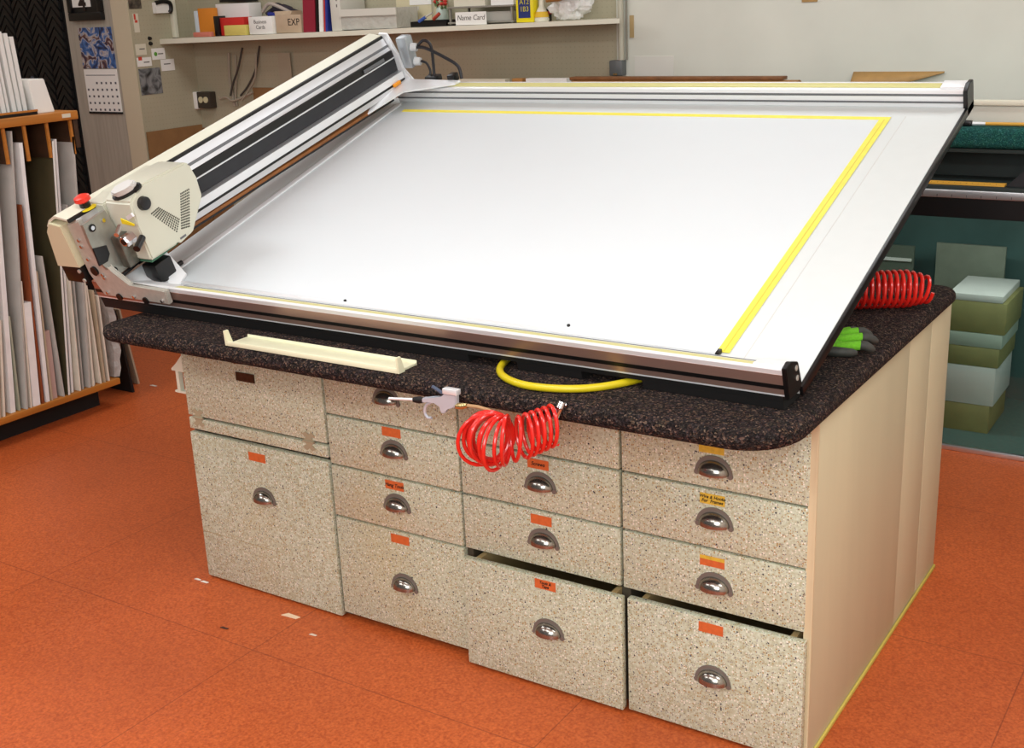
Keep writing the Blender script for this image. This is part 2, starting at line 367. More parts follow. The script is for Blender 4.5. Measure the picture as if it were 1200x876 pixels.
def pull_mesh():
    mb = MB(); bm = mb.bm
    a, bb, c, th = .037, .032, .026, .0022
    N, K = 20, 8
    def grid(a, bb, c):
        g = []
        for i in range(N + 1):
            t = PI * i / N; row = []
            for k in range(K + 1):
                q = PI / 2 * k / K
                row.append(bm.verts.new((a * math.cos(t), -.002 - c * math.sin(t) * math.sin(q), bb * math.sin(t) * math.cos(q) * .92 + (.0 if k < K else -.002))))
            g.append(row)
        return g
    def quads(g, f=False):
        for i in range(len(g) - 1):
            for k in range(len(g[0]) - 1):
                q = [g[i][k], g[i + 1][k], g[i + 1][k + 1], g[i][k + 1]]
                bm.faces.new(q[::-1] if f else q)
    g = grid(a, bb, c); g2 = grid(a - th, bb - th, c - th); quads(g); quads(g2, True)
    for i in range(N): bm.faces.new((g[i][K], g[i + 1][K], g2[i + 1][K], g2[i][K]))
    NF = len(bm.faces)
    # flange hugging the drawer face, with two ears that hang lower
    pr_ = []
    for i in range(N + 1):
        t = PI * i / N; pr_.append((1, t))
    inn = [(a * math.cos(t) * .98, 0, bb * math.sin(t) * .9) for _, t in pr_]
    out = [((a + .0085) * math.cos(t), 0, (bb + .0075) * math.sin(t) - .006 * abs(math.cos(t)) ** 6) for _, t in pr_]
    F = lambda L, y: [bm.verts.new((p[0], y, p[2])) for p in L]
    i0, o0, i1, o1 = F(inn, 0), F(out, 0), F(inn, -.003), F(out, -.003)
    for i in range(N):
        bm.faces.new((o1[i], o1[i + 1], i1[i + 1], i1[i])); bm.faces.new((o0[i], i0[i], i0[i + 1], o0[i + 1]))
        bm.faces.new((o0[i], o0[i + 1], o1[i + 1], o1[i])); bm.faces.new((i0[i], i1[i], i1[i + 1], i0[i + 1]))
    for s_ in (-1, 1):
        mb.cyl((s_ * (a + .003), -.0005, -.004), (s_ * (a + .003), -.0045, -.004), .0062, 14)
    bm.faces.ensure_lookup_table()
    for f in bm.faces[NF:]: f.material_index = 1
    return mb
pull0 = None
def pull(parent, x, y, z):
    global pull0
    if pull0 is None:
        o = pull_mesh().build('cup_pull', NICKEL, None, auto=50); o.data.materials.append(mat('dull_nickel', '#7d776f', .5, .35)); pull0 = o
    else:
        o = pull0.copy(); col.objects.link(o)
    o.parent = parent; o.location = (x, y, z); return o
def label_card(parent, x, y, z, m, txt=None, wd=.058, ht=.024, lines=1):
    o = MB().box((x - wd / 2, y - .0012, z - ht / 2), (x + wd / 2, y, z + ht / 2)).build('label_card', m, parent)
    if txt:
        parts = txt.split('\n'); sz = .0135 if len(parts) == 1 else .0105
        ms = []
        for i, tx in enumerate(parts):
            zz = z + (len(parts) - 1 - 2 * i) * .0048
            mm = text('handwriting', tx, sz, INK, o, wy(x, y - .0014, zz), .25, .00025)
            ms.append(mm)
            if i: # lettering of one card is one object
                bm = bmesh.new(); bm.from_mesh(ms[0].data); bm.from_mesh(mm.data); bm.to_mesh(ms[0].data); bm.free(); bpy.data.objects.remove(mm)
    return o
G = .0035
def front(x0, x1, z0, z1, y=0., th=.02, name='drawer', lab=None):
    d = MB().box((x0 + G, y, z0 + G * .8), (x1 - G, y + th, z1 - G * .8), .0025).build(name, SPECK, cab); cpart(d)
    if lab: d['label'] = lab
    return d
# column one: flip-down door with its hinge board, and a deep drawer
d = front(X0, X1 - .002, .535, ZT, name='flip_door', lab='speckled flip-down door with a dark name plate')
boxp('name_plate', (-1.704, -.003, .677), (-1.632, 0, .703), mat('dark_bronze', '#4a3d30', .35, .7, noise=.2, nscale=80), d)
MB().box((-1.712, -.006, .728), (-1.674, 0, .738), .002).cyl((-1.693, -.002, .735), (-1.693, -.012, .735), .006).build('door_catch', mat('bronze_catch', '#7a5a38', .4, .6), d)
hb = front(X0, X1 - .002, .492, .533, name='hinge_board')
for hx in (-1.885, -1.445):
    mb = MB()
    for sgn in (1, -1):
        pts = [(hx - .026, -.0015, .534), (hx + .026, -.0015, .534)] + [(hx + q[0], -.0015, .534 + sgn * q[1]) for q in ((.014, .008), (.026, .022), (.012, .03), (0, .022), (-.012, .03), (-.026, .022), (-.014, .008))]
        pts = [(hx - .022, -.0022, .534), (hx + .022, -.0022, .534), (hx + .010, -.0022, .534 + sgn * .010), (hx + .024, -.0022, .534 + sgn * .020), (hx + .010, -.0022, .534 + sgn * .028), (hx, -.0022, .534 + sgn * .020), (hx - .010, -.0022, .534 + sgn * .028), (hx - .024, -.0022, .534 + sgn * .020), (hx - .010, -.0022, .534 + sgn * .010)]
        mb.prism(pts, (0, .0022, 0))
    mb.tube([(hx - .02, -.003, .534), (hx + .02, -.003, .534)], .003, 10)
    mb.build('butterfly_hinge', mat('painted_hinge', '#a89c80', .45), hb)
d = front(X0, X1 - .002, .004, .487, y=-.003, lab='deep speckled drawer with an orange label, leftmost column')
label_card(d, -1.655, -.003, .449, ORANGE, None, .066, .026); pull(d, -1.643, -.003, .318)
MB().box((X0 + .005, -.0036, .1585), (X1 - .2, -.003, .1597)).build('panel_joint', mat('joint_line', '#a89468', .7), d)
MB().box((X0 - .046, .004, .600), (X0, .02, .606)).box((X0 - .050, .004, .668), (X0, .02, .674)).box((X0 - .034, .004, .606), (X0 - .022, .02, .668)).prism([(X0 - .050, .004, .674), (X0, .004, .674), (X0, .004, .72), (X0 - .03, .004, .69)], (0, .016, 0)).build('side_bracket', CREAMT, cab)
cpart(cab.children[-1]) if False else None
for ch in cab.children:
    if ch.name.startswith('side_bracket'): cpart(ch)
# columns two to four
rows = [(Z1, ZT), (Z2, Z1), (Z3, Z2), (.02, Z3)]
T = {(1, 0): (YELLAB, None), (1, 1): (ORANGE, None), (1, 2): (ORANGE, 'Hang Tools'), (1, 3): (ORANGE, None),
     (2, 0): (None, None), (2, 1): (ORANGE, 'Screws'), (2, 2): (ORANGE, None), (2, 3): (ORANGE, 'Tools &\nTape'),
     (3, 0): (YELLAB, None), (3, 1): (YELLAB, 'Wire & Hooks\nFor  Frames'), (3, 2): (ORANGE, None), (3, 3): (ORANGE, None)}
PX = {(1, 0): (-1.155, .708), (1, 1): (-1.142, .562), (1, 2): (-1.145, .408), (1, 3): (-1.14, .172), (2, 0): (-.688, .706), (2, 1): (-.688, .556), (2, 2): (-.685, .406), (2, 3): (-.66, .178),
      (3, 0): (-.233, .68), (3, 1): (-.23, .556), (3, 2): (-.229, .396), (3, 3): (-.222, .168)}
LZ = {(1, 0): .745, (1, 1): .61, (1, 2): .458, (1, 3): .301, (2, 1): .603, (2, 2): .455, (2, 3): .298, (3, 0): .724, (3, 1): .602, (3, 2): .449, (3, 3): .290}
XC = [X0, X1, X2, X3, X4 - .004]
NM = {1: 'second column', 2: 'third column', 3: 'right-hand column'}
for c in (1, 2, 3):
    for r, (z0, z1) in enumerate(rows):
        x0, x1 = XC[c], XC[c + 1]; y = 0
        if c == 3 and r < 3: x1 = X4 - .012
        if (c, r) == (2, 3): x0, x1, y, z0, z1 = -.918, -.449, -.032, .006, .318
        if (c, r) == (3, 3): x0, x1, y, z0, z1 = -.447, -.004, -.02, .006, .316
        d = front(x0, x1, z0, z1, y)
        if (c, r) == (2, 3): d['label'] = 'deep speckled drawer pulled slightly open'
        m, tx = T[(c, r)]
        px, pz = PX[(c, r)]
        if m: label_card(d, px + (-.005 if c != 3 else -.006), y, LZ[(c, r)], m, tx, .06 if c > 1 else .062, .025)
        if (c, r) == (3, 2): boxp('label_strip', (px - .036, y - .0016, LZ[(c, r)] + .004), (px + .024, y - .0012, LZ[(c, r)] + .0125), YELLAB, d)
        pull(d, px, y, pz - .012)
        if r == 3 and c > 1:
            bx0, bx1 = x0 + .03, x1 - .03
            MB().box((bx0, y + .02, z0 + .02), (bx0 + .014, .7, z1 - .006)).box((bx1 - .014, y + .02, z0 + .02), (bx1, .7, z1 - .006)).box((bx0, .69, z0 + .02), (bx1, .7, z1 - .02)).box((bx0, y + .02, z0 + .02), (bx1, .7, z0 + .03)).build('drawer_box', mat('drawer_wood', '#b59b6a', .6), d)

# ================================================================== CARPETED TOP
def rrect(x0, y0, x1, y1, r, n=8):
    pts = []
    for cx, cy, a0 in ((x1 - r[1], y0 + r[1], -PI / 2), (x1 - r[2], y1 - r[2], 0), (x0 + r[3], y1 - r[3], PI / 2), (x0 + r[0], y0 + r[0], PI)):
        rr = {0: r[1], 1: r[2], 2: r[3], 3: r[0]}[len(pts) // (n + 1)]
        for k in range(n + 1):
            a = a0 + PI / 2 * k / n
            pts.append((cx + rr * math.cos(a), cy + rr * math.sin(a)))
    return pts
mb = MB(); bm = mb.bm
zt, zb_ = .872, .829; rad = (zt - zb_) / 2
ins = [(0.10, zb_)] + [(rad * (1 - math.cos(a)), zb_ + rad - rad * math.sin(a)) for a in [PI / 2 - i * PI / 8 for i in range(9)]] + [(.1, zt + .001)]
rings = []
random.seed(3)
for off, z in ins:
    ring = []
    for (x, y) in rrect(-1.975 + off, -.258 + off, .022 - off, 1.10 - off, [max(.02, .07 - off), max(.03, .13 - off), max(.02, .06 - off), max(.02, .05 - off)]):
        ring.append(bm.verts.new((x, y, z)))
    rings.append(ring)
nn = len(rings[0])
for A, B in zip(rings[:-1], rings[1:]):
    for k in range(nn): bm.faces.new((A[k], A[(k + 1) % nn], B[(k + 1) % nn], B[k]))
bm.faces.new(rings[0][::-1]); bm.faces.new(rings[-1])
top = mb.build('carpeted_worktop', CARPET, None, auto=60)
tag(top, 'thick dark brown speckled carpet slab covering the speckled drawer cabinet', 'worktop')
ZK = .873   # carpet surface

# ================================================================== MAT CUTTER
mc = empty('mat_cutter', MO, 'large computerized mat cutter with tilted white table and cream carriage on carpeted worktop', 'mat cutter', rot=(TILT, 0, 0))
def mp(mb, name, m, parent=None, **k): return mb.build(name, m, parent or mc, **k)
SL = -2.09; TB = 1.333
board = mp(MB().box((SL, -.012, -.02), (-.004, TB + .03, 0), .001), 'table_board', WHITE)
mp(MB().box((-.004, -.012, -.024), (.004, TB + .06, -.001), .001), 'edge_trim', BLACK)
# white slip mat, yellow tape
cm = mp(MB().box((-1.955, .068, 0), (-.215, 1.246, .0022), .0006), 'slip_mat', MATW)
mp(MB().box((-1.915, 1.240, .0022), (-.186, 1.258, .0030)).box((-.215, .065, .0022), (-.186, 1.24, .0030)), 'yellow_tape', TAPE, cm)
mp(MB().box((-.2015, .07, .0030), (-.1985, 1.24, .0034)), 'tape_overlap', mat('yellow_tape_dark', '#d3c238', .5), cm)
mp(MB().box((-.150, .05, 0), (-.148, 1.27, .0006)), 'scribe_line', mat('grey_pencil', '#cfcfcc', .6), board)
# stop bars: thin aluminium along the front and the left
sb = mp(MB().box((-1.955, .052, .0), (-.212, .066, .008), .001).box((-1.955, .030, .0), (-.212, .038, .004)), 'stop_bar', ALUW)
mp(MB().box((-.212, .048, .0), (-.203, .068, .0095), .001), 'stop_cap', BLACK, sb)
sd = mp(MB().box((-1.978, .11, 0), (-1.957, 1.30, .006), .001), 'side_guide', ALUW)
mp(MB().box((-1.992, .11, 0), (-1.980, 1.30, .004)), 'guide_groove', mat('grey_line', '#b9bab8', .5), sd)
mp(MB().tube([(-1.972, .062, .014), (-1.966, .15, .014)], .007, 10).box((-2.0, .045, 0), (-1.955, .064, .016), .002), 'stop_latch', BLACK)
for s_, t_ in ((-1.275, .075), (-.6, .09)): mp(MB().cyl((s_, t_, 0), (s_, t_, .006), .004, 12), 'locating_pin', BLACKM, sb)
# front rail
fr = mp(MB().prism([(SL, -.076, .017), (SL, -.076, .082), (SL, -.066, .082), (SL, -.064, .076), (SL, -.019, .057), (SL, -.019, .017)], (-.008 - SL, 0, 0), .001), 'front_rail', ALUW)
mp(MB().box((SL, -.0775, .036), (-.008, -.075, .046)), 'rail_groove', BLACK, fr)
mp(MB().box((SL, -.0768, .046), (-.008, -.0755, .070)).box((SL, -.0768, .0225), (-.008, -.0755, .036)), 'rail_band', mat('rosy_anodised', '#b29286', .35, .7, stretch=(.02, 1, 1), noise=.1), fr)
mp(MB().prism([(-1.76, -.060, .0740), (-1.76, -.060, .0760), (-1.76, -.036, .0658), (-1.76, -.036, .0638)], (1.685, 0, 0)), 'scale_strip', SCALE, fr)
mp(MB().prism([(-1.76, -.028, .0606), (-1.76, -.028, .0617), (-1.76, -.024, .0600), (-1.76, -.024, .0589)], (1.685, 0, 0)), 'rail_line', GREYG, fr)
mp(MB().prism([(-.072, -.068, .078), (-.072, -.068, .087), (-.072, -.024, .068), (-.072, -.024, .059)], (.064, 0, 0), .001), 'rail_stop', ALUW, fr)
mp(MB().prism([(-.008, -.080, .014), (-.008, -.080, .088), (-.008, -.055, .090), (-.008, -.016, .064), (-.008, -.008, .004), (-.008, -.03, -.002)], (.010, 0, 0), .0015), 'end_cap', BLACK, fr)
mp(MB().cyl((.002, -.030, .058), (.0035, -.030, .058), .006, 12).cyl((.002, -.030, .034), (.0035, -.030, .034), .006, 12), 'cap_screw', STEEL, fr)
mp(MB().prism([(SL, -.073, .003), (SL, -.073, .017), (SL, -.022, .017), (SL, -.022, -.008), (SL, -.03, -.011)], (-.015 - SL, 0, 0), .001), 'base_bar', BLACKM)
for s0_, s1_ in ((SL, -.785), (-.65, -.48), (-.33, -.015)):
    mp(MB().prism([(s0_, -.0725, -.0188), (s0_, -.0725, .004), (s0_, -.03, -.009), (s0_, -.014, -.021), (s0_, .05, -.021), (s0_, .05, -.055), (s0_, -.03, -.033)], (s1_ - s0_, 0, 0), .001), 'base_foot', BLACKM)
# back rail
br = mp(MB().box((SL + .1, TB - .002, .0), (-.008, TB + .055, .052), .0015), 'back_rail', ALUW)
mp(MB().box((SL + .1, TB - .004, .013), (-.008, TB - .001, .018)).box((SL + .1, TB - .004, .034), (-.008, TB - .001, .040)), 'rail_groove', GREYG, br)
mp(MB().box((SL + .1, TB + .012, .052), (-.075, TB + .04, .0545), .0005), 'scale_strip', SCALE, br)
mp(MB().box((-.072, TB + .004, .052), (-.008, TB + .05, .0585), .001), 'rail_stop', ALUW, br)
mp(MB().prism([(-.008, TB - .006, -.026), (-.008, TB - .010, .05), (-.008, TB + .02, .064), (-.008, TB + .058, .058), (-.008, TB + .06, -.026)], (.012, 0, 0), .0015), 'end_cap', BLACK, br)
# stand under the table: two rear legs and a rear foot bar resting on the carpet
def w2l(p): return MR.transposed() @ (Vector(p) - MO)
mb = MB()
for x in (-1.75, -.3):
    a = w2l((x, 1.0, ZK + .03)); b2 = w2l((x, .98, 1.225)); mb.tube([a, b2], .018, 12)
mb.tube([w2l((-1.8, 1.0, ZK + .017)), w2l((-.25, 1.0, ZK + .017))], .016, 12)
mp(mb, 'rear_stand', BLACKM)

# ---- cutting beam along the left side (falls slightly towards the back)
KN = .040
def Bm(s, t, n): return Vector((s, t, n - KN * (t - .3)))
def beam_prism(prof, t0, t1):
    return MB().prism([Bm(s, t0, n) for s, n in prof], Bm(0, t1, 0) - Bm(0, t0, 0))
TE = 1.36
beam = mp(beam_prism([(-2.115, .243), (-2.066, .284), (-2.012, .277), (-1.999, .239), (-1.985, .215), (-1.985, .150), (-1.966, .147), (-1.958, .098), (-2.115, .098)], -.09, TE), 'cutting_beam', ALU)
mp(beam_prism([(-2.118, .252), (-2.098, .272), (-2.066, .288), (-2.016, .2795), (-2.016, .274), (-2.066, .280), (-2.094, .266), (-2.115, .246)], -.112, TE + .002), 'beam_cover', CREAMT, beam)
mp(beam_prism([(-2.0155, .279), (-2.0105, .277), (-2.009, .269), (-2.014, .270)], -.112, TE), 'cover_gap', BLACK, beam)
mp(beam_prism([(-2.001, .245), (-1.9975, .2445), (-1.995, .2375), (-2.0, .2375)], -.09, TE), 'beam_groove', GREYG, beam)
mp(beam_prism([(-1.997, .227), (-1.986, .224), (-1.983, .201), (-1.99, .201)], -.09, TE), 'drive_belt', BLACK, beam)
mp(beam_prism([(-1.99, .200), (-1.981, .200), (-1.981, .1965), (-1.99, .1965)], -.09, TE), 'belt_guide', ALUW, beam)
mp(beam_prism([(-1.99, .196), (-1.9825, .196), (-1.9825, .1505), (-1.99, .1505)], -.09, TE), 'dust_band', GREYD, beam)
mp(beam_prism([(-1.97, .122), (-1.9605, .122), (-1.9595, .115), (-1.97, .115)], -.09, TE), 'lower_groove', BLACK, beam)
mp(beam_prism([(-1.966, .147), (-1.962, .147), (-1.9615, .123), (-1.965, .123)], -.09, TE), 'lower_rail', ALUW, beam)
def Lq(s_, t, n): return Bm(s_, t, n - .008 * t)
for nm_, n1, n0, s1, mm in (('wood_liner', .0975, .089, -1.953, mat('liner_wood', '#8a5526', .5, noise=.2)), ('liner_seal', .089, .083, -1.951, BLACK)):
    mp(MB().hexa([Lq(-1.99, 0, n0), Lq(s1, 0, n0), Lq(s1, 0, n1), Lq(-1.99, 0, n1), Lq(-1.99, TE - .1, n0), Lq(s1, TE - .1, n0), Lq(s1, TE - .1, n1), Lq(-1.99, TE - .1, n1)]), nm_, mm, beam)
mp(MB().prism([Bm(-1.9815, t, n) for t, n in ((1.18, .217), (1.30, .217), (1.30, .205), (1.18, .205))], (.003, 0, 0)), 'belt_clamp', GREYG, beam)
mp(MB().box(tuple(Bm(-1.9605, 1.285, .112)), tuple(Bm(-1.952, 1.325, .126)), .002), 'orange_clip', mat('orange_plastic', '#f09a1e', .4), beam)
# front end cap of the beam
mp(MB().prism([(-2.124, -.118, .253), (-2.097, -.118, .282), (-2.05, -.118, .276), (-2.05, -.118, .143), (-2.149, -.118, .140)], (0, .03, 0), .002), 'beam_end_cap', mat('cap_cream', '#d0cbab', .4), beam)
mp(MB().box((-2.142, -.112, .088), (-2.055, -.06, .139), .002), 'cable_inlet', BLACK, beam)
mp(MB().cyl((-2.066, -.112, .128), (-2.066, -.116, .128), .006, 12).cyl((-2.062, -.112, .098), (-2.062, -.116, .098), .006, 12), 'inlet_screw', STEEL, beam)
# emergency stop button on the cover
ec = lat(100, 241, 2, .296); ec.z = .286
eb = mp(MB().cyl(ec, ec + Vector((0, 0, .026)), .015, 20), 'emergency_button', BLACK)
mp(MB().tube([ec + Vector((0, 0, .022)), ec + Vector((0, 0, .027)), ec + Vector((0, 0, .038)), ec + Vector((0, 0, .043))], [.015, .023, .022, .012], 24), 'button_head', REDB, eb)
mp(MB().prism([ec + Vector((.030 * math.cos(a), .030 * math.sin(a), .0035)) for a in [2 * PI * i / 24 for i in range(24)]], (0, 0, .003)), 'button_collar', YELB, eb)
# front bracket
fb = mp(MB().prism([(-2.022, -.1, .045), (-1.752, -.1, .044), (-1.748, -.1, .088), (-1.892, -.1, .089), (-1.945, -.1, .130), (-1.983, -.1, .190), (-1.985, -.1, .288), (-2.046, -.1, .272), (-2.048, -.1, .116)], (0, .016, 0), .0025), 'front_bracket', STEEL)
mb = MB()
for s_, n_ in ((-2.0, .057), (-1.89, .055), (-1.775, .055), (-2.02, .225), (-2.022, .205), (-2.018, .165), (-1.985, .118), (-1.983, .108)): mb.cyl((s_, -.1, n_), (s_, -.105, n_), .005, 10)
mp(mb, 'bracket_bolt', CHROME, fb)
mb = MB()
for s_ in (-1.955, -1.845): mb.cyl((s_, -.099, .048), (s_, -.104, .048), .011, 14)
mb.cyl((-2.012, -.099, .128), (-2.012, -.106, .128), .014, 16)
mp(mb, 'bracket_hole', BLACK, fb)
# machined plate between bracket and carriage
def pl(u, v, s=-1.952): return lat(u, v, 0, s)
ep = mp(MB().prism([pl(97, 264), pl(123, 246), pl(161, 304), pl(136, 325), pl(118, 308), pl(106, 286)], (-.012, 0, 0), .001), 'machined_plate', mat('milled_plate', '#a3a49a', .35, .6, noise=.12, nscale=25))
mp(MB().prism([pl(109, 291, -1.950), pl(125, 287, -1.950), pl(129, 297, -1.950), pl(127, 306, -1.950), pl(117, 312, -1.950)], (-.006, 0, 0), .001), 'plate_recess', BLACK, ep)
mb = MB()
for u, v in ((108, 267), (134, 317)):
    c = pl(u, v, -1.951); mb.tube([c, c + Vector((.002, 0, 0))], .011, 16)
mp(mb, 'plate_screw_seat', BLACKM, ep)
mb = MB()
for u, v in ((108, 267), (134, 317), (121, 258)):
    c = pl(u, v, -1.951); mb.tube([c, c + Vector((.0035, 0, 0))], .006, 14)
mp(mb, 'plate_screw', CHROME, ep)
MB_ = MB().hexa([pl(137, 325, -1.955), pl(161, 304, -1.955), pl(161, 304, -1.955) + Vector((.006, 0, 0)), pl(137, 325, -1.955) + Vector((.006, 0, 0)), pl(138, 329, -1.955), pl(162, 308, -1.955), pl(162, 308, -1.955) + Vector((.006, 0, 0)), pl(138, 329, -1.955) + Vector((.006, 0, 0))])
mp(MB_, 'plate_edge', BLACK, ep)
# sloping white chute below the plate
mp(MB().hexa([(-1.965, -.075, .085), (-1.965, .11, .08), (-1.90, .10, .01), (-1.85, -.02, .01), (-1.975, -.075, .075), (-1.975, .11, .07), (-1.90, .10, .004), (-1.85, -.02, .004)]), 'blade_chute', ALUW)

# ---- carriage
SC = -1.86
CA = [(-.020, .126), (.088, .1205), (.094, .126), (.152, .122), (.232, .200), (.232, .258), (.230, .301), (.213, .314), (.049, .329), (-.010, .302), (-.014, .236)]
ca = mp(MB().prism([(SC, t, n) for t, n in CA], (-.11, 0, 0), .006), 'carriage', CREAM)
ca2 = mp(MB().prism([(SC - .11, t, n) for t, n in [(-.018, .296), (.05, .300), (.22, .296), (.22, .26), (-.012, .23)]], (-.07, 0, 0), .004), 'carriage_back', CREAM, ca)
mb = MB()
def slots(c00, c10, c01, c11, na, nb_):
    for i in range(na):
        for j in range(nb_):
            f = (i + .5) / na; g_ = (j + .5) / nb_
            t = (c00[0] * (1 - f) + c10[0] * f) * (1 - g_) + (c01[0] * (1 - f) + c11[0] * f) * g_
            n = (c00[1] * (1 - f) + c10[1] * f) * (1 - g_) + (c01[1] * (1 - f) + c11[1] * f) * g_
            mb.box((SC - .001, t - .0022, n - .0021), (SC + .0008, t + .0022, n + .0021))
slots((.036, .246), (.096, .150), (.071, .248), (.124, .182), 13, 6)
slots((.112, .152), (.145, .142), (.158, .246), (.196, .243), 6, 14)
mp(mb, 'cooling_vent', mat('vent_shadow', '#4a4a40', .7), ca)
mp(MB().box((SC - .001, .098, .128), (SC + .0006, .122, .134)), 'maker_mark', GREYG, ca)
kn = mp(MB().tube([(SC, .028, .282), (SC + .012, .028, .282), (SC + .014, .028, .282)], [.020, .0185, .015], 24), 'knob', BLACK, ca)
LV = Vector((-1.896, .022, .317)); LU = Vector((.066, .042, .019)).normalized(); LW = Vector((-.85, .45, .21)); LW = (LW - LU * LW.dot(LU)).normalized(); LN = LU.cross(LW).normalized()
if LN.z < 0: LN = -LN
def oval(ra, rb, h, k=28): return [LV + LU * ra * math.cos(2 * PI * i / k) + LW * rb * math.sin(2 * PI * i / k) + LN * h for i in range(k)]
mp(MB().prism(oval(.047, .020, -.002), LN * .010, .002), 'lever_base', BLACK, ca)
mp(MB().prism(oval(.040, .017, .009), LN * .016, .004), 'clamp_lever', mat('pale_grey_plastic', '#cfcfcb', .2), ca)
# warning label, blade head on the front face of the carriage
def cf(u, v, t=-.024): return lat(u, v, 1, t)
mp(MB().prism([cf(141, 256), cf(157, 263), cf(157, 265), cf(143, 262)], (0, .003, 0)), 'warning_label', YELB, ca)
mp(MB().prism([cf(147, 254, -.03), cf(153, 250, -.03), cf(156, 254, -.03), cf(150, 258, -.03)], (0, .006, 0)), 'white_lever', ALUW, ca)
bh = mp(MB().box((-1.948, -.055, .118), (-1.915, -.015, .215), .004), 'blade_head', mat('head_steel', '#6f6d64', .35, .7, noise=.3, nscale=30), ca)
c = cf(146, 283, -.09)
mp(MB().tube([c + Vector((0, .03, 0)), c, c + Vector((0, -.004, 0))], [.017, .017, .014], 6).tube([c + Vector((-.02, .02, .035)), c + Vector((-.005, -.012, .026))], .007, 10), 'hex_nut', CHROME, ca)
mp(MB().tube([c + Vector((0, .0, 0)), c + Vector((0, -.0055, 0))], .009, 14), 'nut_bore', BLACK, ca)
c2 = cf(160, 288, -.05)
mp(MB().tube([c2 + Vector((-.01, .035, .006)), c2 + Vector((.012, -.012, -.002))], .010, 12), 'thumb_screw', BLACK, ca)
c3 = lat(187, 317, 0, -1.905)
mp(MB().box(c3 + Vector((-.03, -.03, -.02)), c3 + Vector((.03, .035, .035)), .006).tube([c3 + Vector((0, 0, -.0)), c3 + Vector((.0, 0, -.055))], [.022, .012], 12), 'blade_holder', BLACK, ca)
mp(MB().box((-1.94, -.015, .118), (-1.868, .09, .1235)), 'green_gasket', mat('green_gasket', '#3c6b52', .5), ca)
# ---- back bracket with a foot along the back rail, connector box and cables
zt_ = -KN * (TE - .3)
bb = mp(MB().prism([(-2.03, TE + .004, .286 + zt_), (-1.995, TE + .004, .283 + zt_), (-1.968, TE + .004, .205 + zt_), (-1.965, TE + .004, .155 + zt_), (-1.925, TE + .004, .098 + zt_), (-1.73, TE + .004, .06), (-1.73, TE + .004, .054), (-2.03, TE + .004, .054)], (0, .012, 0), .001), 'back_bracket', ALUW)
mp(MB().prism([(-1.99, 1.16, .085 - KN * .86), (-1.955, 1.10, .087 - KN * .8), (-1.91, 1.27, .066), (-1.735, TE - .012, .062), (-1.73, TE + .016, .062), (-1.9, TE + .016, .062), (-1.98, TE, .075)], (0, 0, -.006)), 'bracket_foot', ALUW, bb)
cx = mp(MB().box((-1.972, TE + .016, .105), (-1.925, TE + .06, .220), .008), 'connector_box', mat('grey_cast', '#aab0b4', .4, .5))
for n_ in (.178, .125): mp(MB().tube([(-1.927, TE + .04, n_), (-1.905, TE + .045, n_ - .004)], [.016, .014], 14), 'cable_gland', mat('grey_nylon', '#c3c5c6', .4), cx)
def bez(P, n=18):
    P = [Vector(p) for p in P]; out = []
    P = [P[0] * 2 - P[1]] + P + [P[-1] * 2 - P[-2]]
    for i in range(1, len(P) - 2):
        for k in range(n):
            t = k / n; a, b_, c_, d_ = P[i - 1], P[i], P[i + 1], P[i + 2]
            out.append(.5 * ((2 * b_) + (c_ - a) * t + (2 * a - 5 * b_ + 4 * c_ - d_) * t * t + (3 * b_ - a - 3 * c_ + d_) * t ** 3))
    out.append(P[-2]); return out
CABLE = mat('black_cable', '#1c1c20', .4)
mp(MB().tube(bez([(-1.906, TE + .045, .175), (-1.87, TE + .05, .168), (-1.80, TE + .055, .130), (-1.75, TE + .05, .100), (-1.735, TE + .035, .060)], 10), .006, 10), 'signal_cable', CABLE)
mp(MB().tube(bez([(-1.905, TE + .05, .178), (-1.875, TE + .055, .195), (-1.850, TE + .055, .175), (-1.852, TE + .045, .110), (-1.85, TE + .03, .070)], 10), .0055, 10), 'signal_cable', CABLE)
mp(MB().tube(bez([(-1.905, TE + .048, .122), (-1.885, TE + .05, .112), (-1.873, TE + .045, .085), (-1.875, TE + .03, .066)], 10), .0045, 10), 'signal_cable', CABLE)
mp(MB().box((-1.885, TE + .015, .052), (-1.83, TE + .05, .074), .004).box((-1.785, TE + .015, .052), (-1.755, TE + .05, .080), .004), 'cable_clamp', BLACK)

# ================================================================== THINGS ON THE WORKTOP
# cream tray at the front edge
tr = empty('parts_tray', (-1.165, -.168, ZK), 'shallow cream plastic tray on the brown carpet front edge below the mat cutter', 'tray')
q0, q1 = -.297, .252
MB().box((q0, -.072, 0), (q1, .0, .006), .001).box((q0, -.075, 0), (q1, -.069, .013), .0015).box((q0, -.002, 0), (q1, .002, .012), .001).build('tray_bed', TRAYC, tr)
for s_ in (q0 - .006, q1): MB().prism([(s_, -.075, 0), (s_, -.078, .040), (s_, -.064, .040), (s_, -.050, 0)], (.006, 0, 0), .001).build('end_wall', TRAYC, tr)
# yellow hose loop
yh = MB().tube(bez([(-.70, .25, ZK + .009), (-.735, .02, ZK + .009), (-.70, -.135, ZK + .009), (-.60, -.205, ZK + .009), (-.48, -.185, ZK + .009), (-.40, -.10, ZK + .009), (-.33, .08, ZK + .009)], 12), .0085, 14).build('yellow_hose', YELH)
tag(yh, 'yellow air hose looping out over the brown carpet edge', 'hose')
